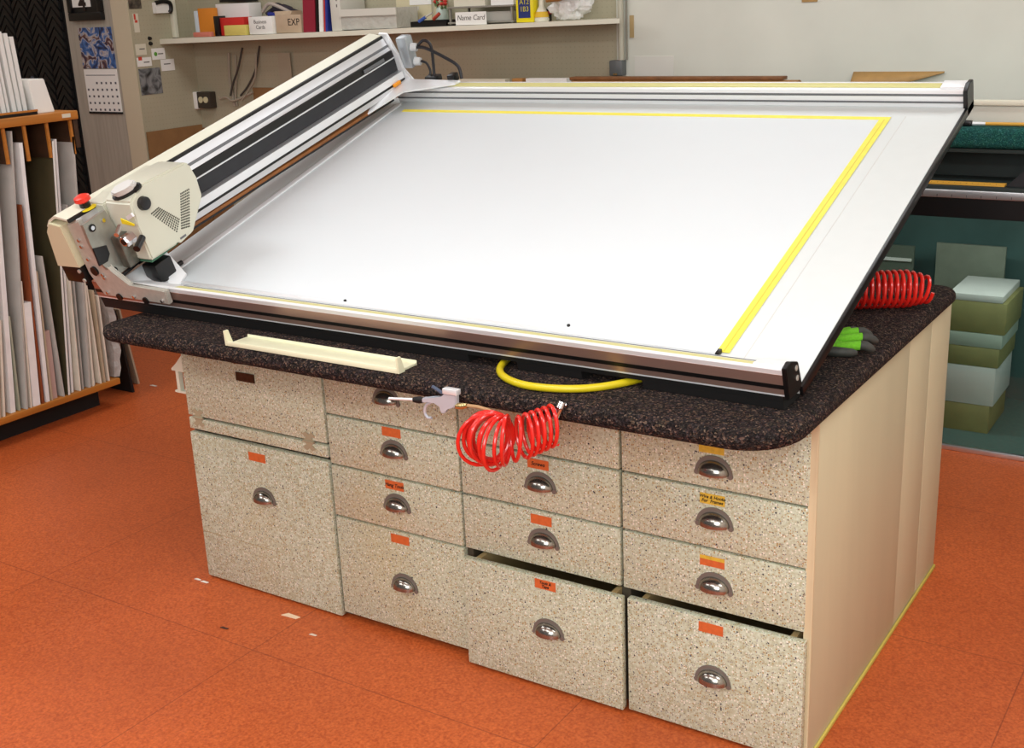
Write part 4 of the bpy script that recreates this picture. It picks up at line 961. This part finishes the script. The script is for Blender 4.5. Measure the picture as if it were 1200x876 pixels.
item('white_binder', 369.9, -14, 374.2, PAPER, 'slim white binder right of the burgundy binder', 'binder', .2, 2.63, lean=.018)
item('red_book', 375.6, -12, 377.3, M_('red_spine', '#b3261e'), 'thin red book between white binder and blue book', 'book', .19, 2.635, lean=.018)
item('blue_book', 377.4, -12, 380, M_('navy_spine', '#1e2f86'), 'thin navy blue book right of thin red book', 'book', .19, 2.635, lean=.018)
o, w2, h = item('grey_folder', 385, -14, 397, M_('pale_folder', '#cfcbc0'), 'wide pale grey folder box right of blue book', 'folder', .2, 2.635)
for k in range(4): MB().box((w2 * .2, -.0008, h * .55 + k * .03), (w2 * .4, 0, h * .55 + .014 + k * .03)).build('spine_mark', INKG, o)
# clear plastic bin
bx0, bx1 = at(400.5, 30, 1, 2.63).x, at(465, 30, 1, 2.63).x
zz = max(shz(bx0), shz(bx1)) + .001; hb2 = at(430, 10, 1, 2.63).z - zz
FILM = m_plastic_film('milky_plastic', '#d9d6cc', .55)
bn = empty('plastic_bin', ((bx0 + bx1) / 2, 2.72, zz), 'milky clear plastic bin of folded papers at the middle of the shelf', 'bin')
wb = (bx1 - bx0) / 2
MB().box((-wb, -.09, 0), (wb, .09, .003)).box((-wb, -.09, .003), (wb, -.087, hb2)).box((-wb, .087, .003), (wb, .09, hb2)).box((-wb, -.087, .003), (-wb + .003, .087, hb2)).box((wb - .003, -.087, .003), (wb, .087, hb2)).build('bin_body', FILM, bn)
MB().box((-wb - .005, -.097, hb2 - .035), (wb + .005, -.0905, hb2)).box((-wb - .005, .0905, hb2 - .02), (wb + .005, .096, hb2)).build('bin_rim', M_('milky_rim', '#d3d0c4', .4), bn)
for k, (f, wk, hk, cl) in enumerate(((-.82, .02, .9, '#b9c0c4'), (-.62, .03, .95, '#d8d2c2'), (-.3, .06, .72, '#c6bfae'), (.1, .08, .7, '#b3ad9e'), (.5, .07, .74, '#c9c3b4'), (.8, .03, .7, '#bdb6a6'))):
    o = box('folded_paper', ((bx0 + bx1) / 2 + f * wb - wk / 2, 2.66, zz + .0035), ((bx0 + bx1) / 2 + f * wb + wk / 2, 2.79, zz + .0035 + hb2 * hk), M_('paper_%d' % k, cl, .7)); tag(o, '%s paper bundle inside the milky plastic bin, %s from left' % (['bluish', 'cream', 'buff', 'grey', 'pale', 'tan'][k], ordn[k]), 'papers', 'paper bundles in the milky bin')
item('white_envelope', 401, -6, 405, PAPER, 'white card rising behind the milky plastic bin, left of the yellow card', 'card', .02, 2.815)
item('yellow_envelope', 407, -6, 410, M_('mustard_card', '#cdb04a'), 'mustard yellow card rising behind the milky bin', 'card', .02, 2.815)
# tiled beige cards behind, papers on the wall
def wallnote(name, u0, v0, u1, v1, m, lab, cat, th=.004):
    a, b_ = at(u0, v0, 1, YB - .001), at(u1, v1, 1, YB - .001)
    o = box(name, (a.x, YB - th, min(a.z, b_.z)), (b_.x, YB - .0005, max(a.z, b_.z)), m); tag(o, lab, cat); return o
wallnote('wall_card', 464, -4, 507, 26, M_('manila', '#cfc4a2'), 'manila card on the back wall right of the milky bin', 'card')
wallnote('wall_sheet', 480, -6, 506, 5, PAPER, 'white sheet pinned above the manila card edge', 'sheet', .007)
wallnote('wall_card', 508.5, -4, 526, 25, M_('manila_dark', '#c3b795'), 'darker manila card on back wall beside the first one', 'card')
# black tools
p = at(503, 24, 1, 2.66); zz = shz(p.x) + .001
th_ = empty('tool_tray', (p.x, 2.70, zz), 'black tray of small tools with red and blue handles on shelf', 'tray')
MB().box((-.11, -.05, 0), (.11, .05, .006)).box((-.11, -.05, .006), (.11, -.046, .024)).box((-.11, .046, .006), (.11, .05, .03)).box((-.11, -.046, .006), (-.106, .046, .026)).box((.106, -.046, .006), (.11, .046, .026)).build('tray_body', BLACK, th_)
o = MB().tube([(-.055, -.052, .018), (-.01, -.055, .038)], .008, 8).build('blue_handled_tool', M_('blue_plastic', '#3a5aa8'), None, loc=(p.x, 2.70, zz + .0)); o.location.z += .008; tag(o, 'short blue handled tool across the black tool tray', 'tool')
MB().tube([(-.01, -.055, .038), (.03, -.05, .058)], .0045, 8).build('tool_shaft', STEEL, o)
o = MB().tube([(.012, -.02, .034), (.05, -.02, .060)], .009, 8).build('red_handled_tool', M_('red_plastic', '#b8442e'), None, loc=(p.x, 2.70, zz)); tag(o, 'short red handled tool on the black tool tray', 'tool')
# ornament and paper holder
p = at(519, 27, 1, 2.80); zz = shz(p.x) + .001
fl = empty('red_flower_ornament', (p.x, 2.80, zz), 'small jar with red flowers and green leaves on the shelf', 'ornament')
MB().tube([(0, 0, 0), (0, 0, .04), (0, 0, .08), (0, 0, .09)], [.03, .036, .03, .022], 16).build('jar', M_('celadon', '#b6c4b8', .3), fl)
mb = MB(); lf = MB()
random.seed(5)
for k in range(7):
    a = k * .9; c0 = Vector((.028 * math.cos(a), .02 * math.sin(a) - .01, .105 + .012 * (k % 3)))
    mb.tube([c0 - Vector((0, 0, .009)), c0, c0 + Vector((0, 0, .009))], [.005, .013, .005], 8)
    lf.tube([c0 * .9 - Vector((0, 0, .01)), c0 * 1.2 + Vector((0, 0, -.03))], [.008, .003], 6)
mb.build('petals', M_('flower_red', '#c8382e'), fl); lf.build('leaves', M_('leaf_green', '#5f7a4c'), fl)
x0, x1 = at(530, 20, 1, 2.68).x, at(607, 20, 1, 2.68).x; xm = (x0 + x1) / 2; zz = max(shz(x0), shz(x1)) + .001; w2 = (x1 - x0) / 2
rk2 = empty('paper_tray', (xm, 2.73, zz), 'grey two-level desk tray holding white papers on the shelf', 'tray')
mb = MB()
for zz2 in (.004, .075): mb.box((-w2, -.09, zz2), (w2, .09, zz2 + .008), .002)
for s_ in (-w2 + .008, w2 - .016):
    for y_ in (-.08, .08): mb.box((s_, y_ - .006, 0), (s_ + .008, y_ + .006, .08))
mb.build('tray_frame', mat('grey_tray', '#8c877c', .5), rk2)
o = box('paper_stack', (xm - w2 * .85, 2.66, zz + .0835), (xm + w2 * .1, 2.80, zz + .20), M_('stack_cream', '#d8d2be')); tag(o, 'cream stack of cards standing on the grey desk tray', 'cards')
o = box('paper_stack', (xm + w2 * .28, 2.66, zz + .0835), (xm + w2 * .95, 2.80, zz + .15), PAPER); tag(o, 'white paper stack on the right of the grey desk tray', 'papers')
o = box('paper_stack', (xm + w2 * .1, 2.66, zz + .0125), (xm + w2 * .9, 2.80, zz + .055), M_('grey_papers', '#a8a49a')); tag(o, 'greyish papers in the lower level of the grey desk tray', 'papers')
x0, x1 = at(534, 20, 1, 2.62).x, at(570, 20, 1, 2.62).x; zz = max(shz(x0), shz(x1)) + .0008; h = at(550, 14, 1, 2.62).z - zz
o = box('name_card', (x0, 2.618, zz), (x1, 2.622, zz + h), PAPER); tag(o, 'white sign card with handwritten name standing before the grey tray', 'card')
text('handwriting', 'Name Card', .034, INKG, o, wy(0, -.0025, h * .55), .2)
# yellow pack
o, w2, h = item('yellow_pack', 604, -6, 624, M_('bright_yellow', '#ecd81c', .35), 'bright yellow package with a dark blue label on the shelf', 'package', .05, 2.625)
bl = MB().box((-w2 * .72, -.001, h * .16), (w2 * .68, 0, h * .82)).build('blue_label', M_('label_blue', '#22306f', .5), o)
text('label_print', 'A12\n1B3', .032, M_('label_yellow', '#c9bf3a'), bl, wy(0, -.0014, h * .60))
MB().box((-w2 * .8, -.001, h * .86), (w2 * .8, 0, h * .95)).build('orange_band', M_('band_orange', '#e07a22'), o)
# bottle
p = at(635, 24, 1, 2.66); zz = shz(p.x) + .001
o = MB().tube([(0, 0, 0), (0, 0, .01), (0, 0, .045), (0, 0, .07), (0, 0, .13)], [.034, .036, .026, .012, .009], 16).build('white_bottle', M_('bottle_white', '#ded8c4', .4), None, loc=(p.x, 2.66, zz)); tag(o, 'white squeeze bottle with narrow neck and yellow label right of yellow package', 'bottle')
MB().tube([(0, 0, .02), (0, 0, .045)], [.0355, .028], 16, caps=False).build('yellow_label', M_('label_gold', '#d9b02a'), o)
p = at(641, 24, 1, 2.70); o = MB().box((-.02, -.015, 0), (.02, .015, .055), .004).build('red_cap_tube', BLACK, None, loc=(p.x, 2.70, shz(p.x) + .001)); tag(o, 'small black tube with red band beside the white bottle', 'tube')
MB().box((-.021, -.016, .03), (.021, .016, .046), .004).build('red_band', M_('flower_red', '#c8382e'), o)
# crumpled white plastic bag
p = at(667, 20, 1, 2.68); zz = shz(at(650, 20, 1, 2.68).x) + .004
mb = MB(); r = bmesh.ops.create_icosphere(mb.bm, subdivisions=4, radius=1); random.seed(2)
from mathutils import noise as NZ
for v_ in mb.bm.verts:
    k = 1 + .35 * NZ.noise(v_.co * 2.3) + .16 * NZ.noise(v_.co * 6)
    v_.co = Vector((v_.co.x * .105 * k, v_.co.y * .055 * k, max(.0, (v_.co.z * .075 * k + .07))))
o = mb.build('plastic_bag', m_plastic_film('white_bag', '#e6e4e0', .93), None, loc=(p.x, 2.70, zz)); tag(o, 'crumpled white plastic bag near the right end of the shelf', 'bag')
o = MB().tube([(-.07, 0, 0), (0, -.01, .012), (.06, 0, .03)], [.008, .017, .012], 10).build('wooden_tool', M_('brown_handle', '#a06a30'), None, loc=(p.x - .02, 2.632, zz + .088)); tag(o, 'brown wooden handle sticking out of the white plastic bag', 'tool')

# ================================================================== BELOW THE SHELF: outlet, cables, cardboard
p = at(246, 117, 1, YB); w2 = .055
ob = empty('power_outlet', (p.x, YB, p.z - .045), 'dark outlet box with two cream sockets on the pegboard wall under shelf', 'outlet')
MB().box((-w2, -.05, 0), (w2, 0, .095), .004).build('outlet_box', M_('outlet_brown', '#3c342c', .4), ob)
for s_ in (-.021, .021): MB().tube([(s_, -.05, .05), (s_, -.056, .05)], .018, 18).build('socket', M_('socket_cream', '#d8cfa8', .4), ob)
o = MB().box((-.03, -.05, 0), (.03, 0, .10), .004).build('adapter', PAPER, None, loc=(p.x - w2 - .032, YB, p.z - .05)); o.name = 'plug_adapter'; tag(o, 'white plug adapter on left of the dark outlet box', 'adapter')
def wcable(name, pts, r, m, lab, y=YB - .012):
    P = [at(u, v, 1, y) for u, v in pts]; c0 = P[-1]
    o = MB().tube([q - c0 for q in bez(P, 8)], r, 8).build(name, m, None, loc=c0); tag(o, lab, 'cable')
CC = M_('cable_cream', '#a59a88'); CG = M_('cable_dark', '#4a443e')
wcable('power_cable', [(268, 62), (269, 90), (272, 108), (275, 124)], .009, CC, 'pale cable hanging straight down under shelf, leftmost of the hanging cables')
wcable('power_cable', [(284, 56), (279, 80), (273, 98), (270, 112)], .006, CG, 'dark cable hanging under the shelf beside the leftmost pale cable', YB - .03)
wcable('power_cable', [(276, 64), (277, 90), (276, 112), (278, 124)], .006, CC, 'thin pale cable hanging second from left under shelf')
wcable('power_cable', [(304, 54), (300, 80), (291, 100), (282, 112)], .006, CG, 'dark cable curving down to the left under the shelf', YB - .02)
wcable('power_cable', [(257, 116), (265, 114), (273, 118), (284, 114), (296, 108)], .007, CC, 'pale cable running sideways from the dark outlet box', YB - .03)
wcable('power_cable', [(210, 132), (220, 128), (228, 128), (236, 124)], .006, CG, 'dark short cable left of the dark outlet box')
wcable('power_cable', [(300, 62), (299, 90), (290, 108), (283, 118)], .005, CC, 'pale cable hanging rightmost under the shelf', YB - .036)
def leanpanel(name, u0, u1, v, m, lab, y0, th=.012):
    x0, x1 = at(u0, v, 1, y0).x, at(u1, v, 1, y0).x; z = at((u0 + u1) / 2, v, 1, y0).z
    o = box(name, (x0, y0, 0), (x1, y0 + th, z), m); tag(o, lab, 'board'); return o
xa = at(172, 155, 0, XS + .02)
o = box('hardboard_sheet', (XS + .004, YP + .01, 0), (XS + .014, YB - .02, at(185, 153, 0, XS + .01).z), HARDB); tag(o, 'brown hardboard sheet against the pegboard side wall below the grey photograph', 'board')
leanpanel('hardboard_sheet', 200, 262, 149.5, HARDB, 'brown hardboard sheet against the back wall under the dark outlet box', YB - .013)
leanpanel('hardboard_sheet', 296, 470, 103, HARDB, 'brown hardboard sheet against the back wall behind the cutting beam', YB - .013)
leanpanel('pale_board', 325, 339, 62, M_('pale_board_c', '#aca08a'), 'narrow pale board on the pegboard wall below the shelf', YB - .022, .006)

# ================================================================== COUNTER BEHIND
YC = 2.094; CX0, CX1 = -2.05, XR - .02
ct = empty('display_counter', (.1, 2.45, 0), 'dark glass-fronted counter with teal carpeted top behind the drawer cabinet', 'counter')
def kp(mb, name, m, **k):
    o = mb.build(name, m, ct, **k); o.matrix_parent_inverse = Matrix.Translation((-.1, -2.45, 0)); return o
DG = mat('dark_green_black', '#15201d', .6, noise=.2, nscale=20)
kp(MB().box((CX0, 2.24, 1.098), (CX1, YB - .03, 1.172), .02, 4), 'counter_top', TEAL, auto=60)
kp(MB().box((CX0 + .9, 2.335, 1.172), (CX1, 2.35, 1.243), .001), 'backsplash', WALLR)
kp(MB().box((CX0 + .9, 2.322, 1.243), (CX1, 2.352, 1.262), .003), 'backsplash_rail', SHELFC)
kp(MB().box((CX0, 2.36, .985), (CX1, 2.40, 1.098)).box((CX0, 2.245, 1.085), (CX1, 2.40, 1.0975)), 'recess_panel', DG)
kp(MB().box((CX0, 2.10, .965), (CX1, 2.40, .985), .002), 'ledge', DG)
kp(MB().box((CX0, 2.088, .945), (CX1, 2.10, .973), .003), 'aluminium_rail', ALUX)
mb = MB()
for i in range(60): mb.box((CX0 + .05 + i * .05, 2.0872, .948), (CX0 + .052 + i * .05, 2.088, .957))
kp(mb, 'rail_graduation', mat('grey_print', '#55565c', .7))
kp(MB().box((CX0, 2.092, .875), (CX1, 2.11, .944)), 'header_panel', BLACK)
kp(MB().box((CX0, 2.092, .02), (CX1, 2.098, .875)), 'glass_front', GLASS)
kp(MB().box((CX0, 2.085, 0), (CX1, 2.105, .02), .003), 'floor_track', ALUX)
kp(MB().box((CX0, 2.105, 0), (CX1, YB - .03, .014)), 'cabinet_floor', mat('teal_floor', '#4f7a74', .7, noise=.1, nscale=60))
lamp('counter_fill_light', (.2, 2.20, .955), (.2, 2.45, .2), 5, 2.2, .03, (1, 1, .97))  # fill light added under the ledge to brighten the interior behind the glass
kp(MB().box((CX0, 2.74, .014), (CX1, 2.78, .965)), 'cabinet_back', mat('deep_teal_panel', '#44605d', .6, noise=.15, nscale=6))
kp(MB().box((CX0, 2.105, .014), (CX0 + .02, 2.74, .965)).box((CX1 - .02, 2.105, .014), (CX1, 2.74, .965)), 'cabinet_end', DG)
# contents behind the glass
OLV = M_('olive_carton', '#a59e66', noise=.08); OLG = M_('olive_grey_carton', '#7f8374', noise=.08)
def inside(name, u0, v0, u1, v1, y, m, lab, cat, depth=.1, z0=None):
    a, b_ = at(u0, v0, 1, y), at(u1, v1, 1, y); zb2 = b_.z if z0 is None else z0
    o = box(name, (a.x, y, zb2), (b_.x, y + depth, a.z), m, bev=.002); tag(o, lab, cat); return a.z + .001
z = inside('carton', 1098, 468, 1158, 495, 2.28, OLV, 'olive carton at the bottom of the stack behind the counter glass', 'box', .3, .0145)
z = inside('white_carton', 1100, 424, 1164, 468, 2.28, PAPER, 'white carton on the lowest olive carton behind glass', 'box', .3, z)
z = inside('carton', 1102, 402, 1170, 424, 2.28, OLV, 'flat olive carton resting on the white carton behind glass', 'box', .3, z)
z = inside('white_carton', 1106, 386, 1174, 402, 2.28, M_('pale_green_card', '#c3d0c0'), 'flat pale green carton above the olive one behind glass', 'box', .3, z)
z = inside('carton', 1108, 350, 1178, 386, 2.28, OLV, 'olive carton near the top of the stack behind the glass', 'box', .3, z)
z = inside('white_tray', 1112, 342, 1176, 348, 2.28, PAPER, 'thin white tray topping the carton stack behind the glass', 'tray', .3, z)
for u0, u1, v0, nm_ in ((1098, 1180, 284, 'olive grey card sheet standing upright at the back of the counter above the carton stack'), (1022, 1072, 285, 'dark olive grey card sheet standing behind the glass, left of the carton stack')):
    a, b_ = at(u0, v0, 1, 2.62), at(u1, v0, 1, 2.62)
    o = box('card_sheet', (a.x, 2.62, .0145), (b_.x, 2.632, a.z), OLG if u0 > 1080 else M_('olive_grey_dark', '#646d60')); tag(o, nm_, 'card sheet')
    if u0 < 1080: MB().box((-(b_.x - a.x) * .5, -.016, (a.z - .0145) * .9), ((b_.x - a.x) * .45, -.006, (a.z - .0145) * .9 + .012)).build('white_edge', PAPER, o)
inside('white_strip', 1046, 267, 1080, 272, 2.56, PAPER, 'tall narrow pale board behind glass left of the stack', 'board', .01, .0145) if False else None
# things on ledge and counter top
xa, xb = at(1070, 215, 2, .99).x, at(1180, 215, 2, .99).x
o = box('wooden_ruler', (-.62, 2.125, .9855), (-.083, 2.165, .9925), RULERW); tag(o, 'honey wooden ruler lying on the dark ledge of the counter', 'ruler')
mb = MB()
for i in range(26): mb.box((-.26 + i * .02, -.020, .007), (-.2588 + i * .02, -.012 if i % 5 else -.006, .0074))
mb.build('ruler_marks', INK, o)
o = MB().prism([(-.02, 0, 0), (.40, 0, 0), (.40, 0, .09), (.07, 0, .09)], (0, .10, 0), .004).build('black_case', M_('black_leather', '#17161a', .5), None, loc=(-.06, 2.12, .9855)); tag(o, 'black slanted case on the dark ledge right of the wooden ruler', 'case')
p = at(1143, 146, 1, 2.30); ZCt = 1.1725
o = empty('brush', (p.x, 2.30, ZCt), 'brush with black head and yellow handle on teal counter top', 'brush')
MB().tube([(.03, 0, .009), (.24, .01, .008)], [.006, .007], 10).build('handle', RULERW, o)
MB().tube([(-.01, 0, .009), (.035, .0, .009)], [.007, .006], 10).build('ferrule', ALUW, o)
MB().box((-.05, -.015, 0), (-.012, .015, .02), .004).build('bristles', BLACK, o)
# long mouldings stacked on the counter, seen just above the back rail
random.seed(4)
zz = ZCt
k = 0
while zz < 1.30:
    h = .0345
    o = MB().prism([(-1.15, -.04, 0), (-1.15, .04, 0), (-1.15, .04, h * .6), (-1.15, .01, h), (-1.15, -.02, h * .95), (-1.15, -.04, h * .7)], (1.06 + random.uniform(-.02, .02), 0, 0), .002).build('wood_moulding', PLANK, None, loc=(-.945 + .02 * random.random(), 2.60, zz))
    tag(o, 'length of brown wood moulding in the stack on the teal counter, %s from the top' % ordn[3 - k], 'wood moulding', 'brown wood mouldings on the counter'); zz += h + .0005; k += 1
o = MB().box((-.52, -.03, 0), (.50, .03, .014), .002).build('wood_moulding', M_('dark_moulding', '#7d4f28', noise=.2), None, loc=(-1.57, 2.61, zz)); tag(o, 'thin dark moulding strip lying on top of the brown moulding stack', 'wood moulding', 'brown wood mouldings on the counter')
o = box('paper_label', (at(788, 90, 1, 2.57).x, 2.56, zz + .0005 + .0142), (at(801, 90, 1, 2.57).x, 2.60, zz + .018), PAPER) if False else None
# white boxes along the wall on counter behind beam
for i, (u0, u1, v) in enumerate(((535, 592, 93), (600, 612, 92), (616, 664, 92))):
    x0, x1 = at(u0, v, 1, 2.66).x, at(u1, v, 1, 2.66).x; z1 = at(u0, v, 1, 2.66).z
    if x1 < CX0 + 0: pass
    o = box('pale_board', (x0, 2.66, 0 if x1 < CX0 else ZCt), (x1, 2.70, z1), (PAPERC, PLANK, PAPER)[i]); tag(o, ('long pale grey board standing behind the cutter back rail', 'narrow wooden block standing between two pale boards', 'white board with a cut corner behind the cutter back rail')[i], 'board')
# conduit and junction box
p = at(731, 40, 1, YB); px_ = p.x; pj = at(727, 80, 1, YB)
cn = empty('electrical_conduit', (pj.x, YB, at(727, 88, 1, YB).z), 'grey junction box with vertical conduit at the shelf right end', 'conduit')
zb2 = at(727, 88, 1, YB).z; hj = at(727, 70, 1, YB).z - zb2; wj = (at(735, 80, 1, YB).x - at(720, 80, 1, YB).x) / 2
MB().box((-wj, -.05, 0), (wj, 0, hj), .006).build('junction_box', M_('galvanised', '#6c6f70', .5, metal=.3), cn)
MB().tube([(at(731, 60, 1, YB).x - pj.x, -.025, hj), (at(729, 0, 1, YB).x - pj.x, -.025, 2.4 - zb2)], .014, 14).build('conduit_pipe', M_('painted_pipe', '#bcb6a4', .5), cn)
MB().tube([(at(735, 60, 1, YB).x - pj.x + .004, -.012, hj), (at(734, 0, 1, YB).x - pj.x + .006, -.012, 2.4 - zb2)], .005, 10).build('thin_wire', M_('wire_grey', '#8b8578', .5), cn)
MB().box((-wj * .3, -.054, .004), (wj * .3, -.05, .012)).build('box_screw', BRASS, cn)
# paper and torn kraft on the bright wall
wallnote('tape_strip', 738, 18, 743, 44, M_('masking_tape', '#b39a6c'), 'tan masking tape strip on the bright wall beside conduit', 'tape')
wallnote('wall_paper_sheet', 744, 66, 790, 108, M_('bright_paper', '#dedbd2'), 'white paper sheet on the bright wall right of junction box', 'paper')
a, b_ = at(998, 86, 1, YB - .03), at(1105, 87, 1, YB - .03)
mb = MB(); bm = mb.bm; N = 16; up = []; lo = []
for i in range(N + 1):
    f = i / N; x = a.x + (b_.x - a.x) * f
    up.append(bm.verts.new((x, YB - .004, a.z + .004))); lo.append(bm.verts.new((x, YB - .012 - .05 * (1 - f) , a.z - (.055 if f < .45 else .055 * (1 - (f - .45) / .56)) )))
for i in range(N): bm.faces.new((up[i], up[i + 1], lo[i + 1], lo[i]))
o = mb.build('torn_kraft_paper', M_('kraft_flap', '#ad8750', noise=.12)); sm = o.modifiers.new('thickness', 'SOLIDIFY'); sm.thickness = .002
tag(o, 'curled torn flap of brown kraft paper on the bright wall', 'paper')
wallnote('torn_kraft_paper', 940, -6, 958, 2, M_('kraft_flap', '#ad8750'), 'small torn brown paper scrap high on bright wall', 'paper')
# floor litter
for i, (u, v, l, cl) in enumerate(((341, 722, .03, '#e8c9a8'), (232, 679, .012, '#e9e3d6'), (240, 682, .014, '#e9e3d6'), (180, 452, .02, '#d8cfc4'), (367, 744, .012, '#d9c8b4'), (263, 736, .014, '#4a2a20'))):
    p = at(u, v, 2, 0); o = MB().prism([(-l, -l * .3, .0006), (l * .8, -l * .2, .0006), (l, l * .25, .0006), (-l * .6, l * .3, .0006)], (0, 0, .002)).build('paper_scrap', M_('scrap_%d' % i, cl), None, loc=(p.x, p.y, 0)); tag(o, ['curved cream paper scrap on the floor before the second drawer column', 'tiny white scrap on floor at the cabinet left corner, nearer the wall side', 'tiny white scrap on the floor at the cabinet left corner, nearest the drawers', 'pale crumb on the floor beside the thin black leaning board', 'small pale crumb on red floor below the curved scrap', 'dark brown crumb on the floor left of the drawer cabinet front'][i], 'scrap')

# ------------------------------------------------------------------ view
vs = scn.view_settings
scn.display_settings.display_device = 'sRGB'
vs.view_transform = 'Standard'; vs.look = 'None'; vs.gamma = 1.0; vs.use_curve_mapping = False; vs.exposure = -0.1
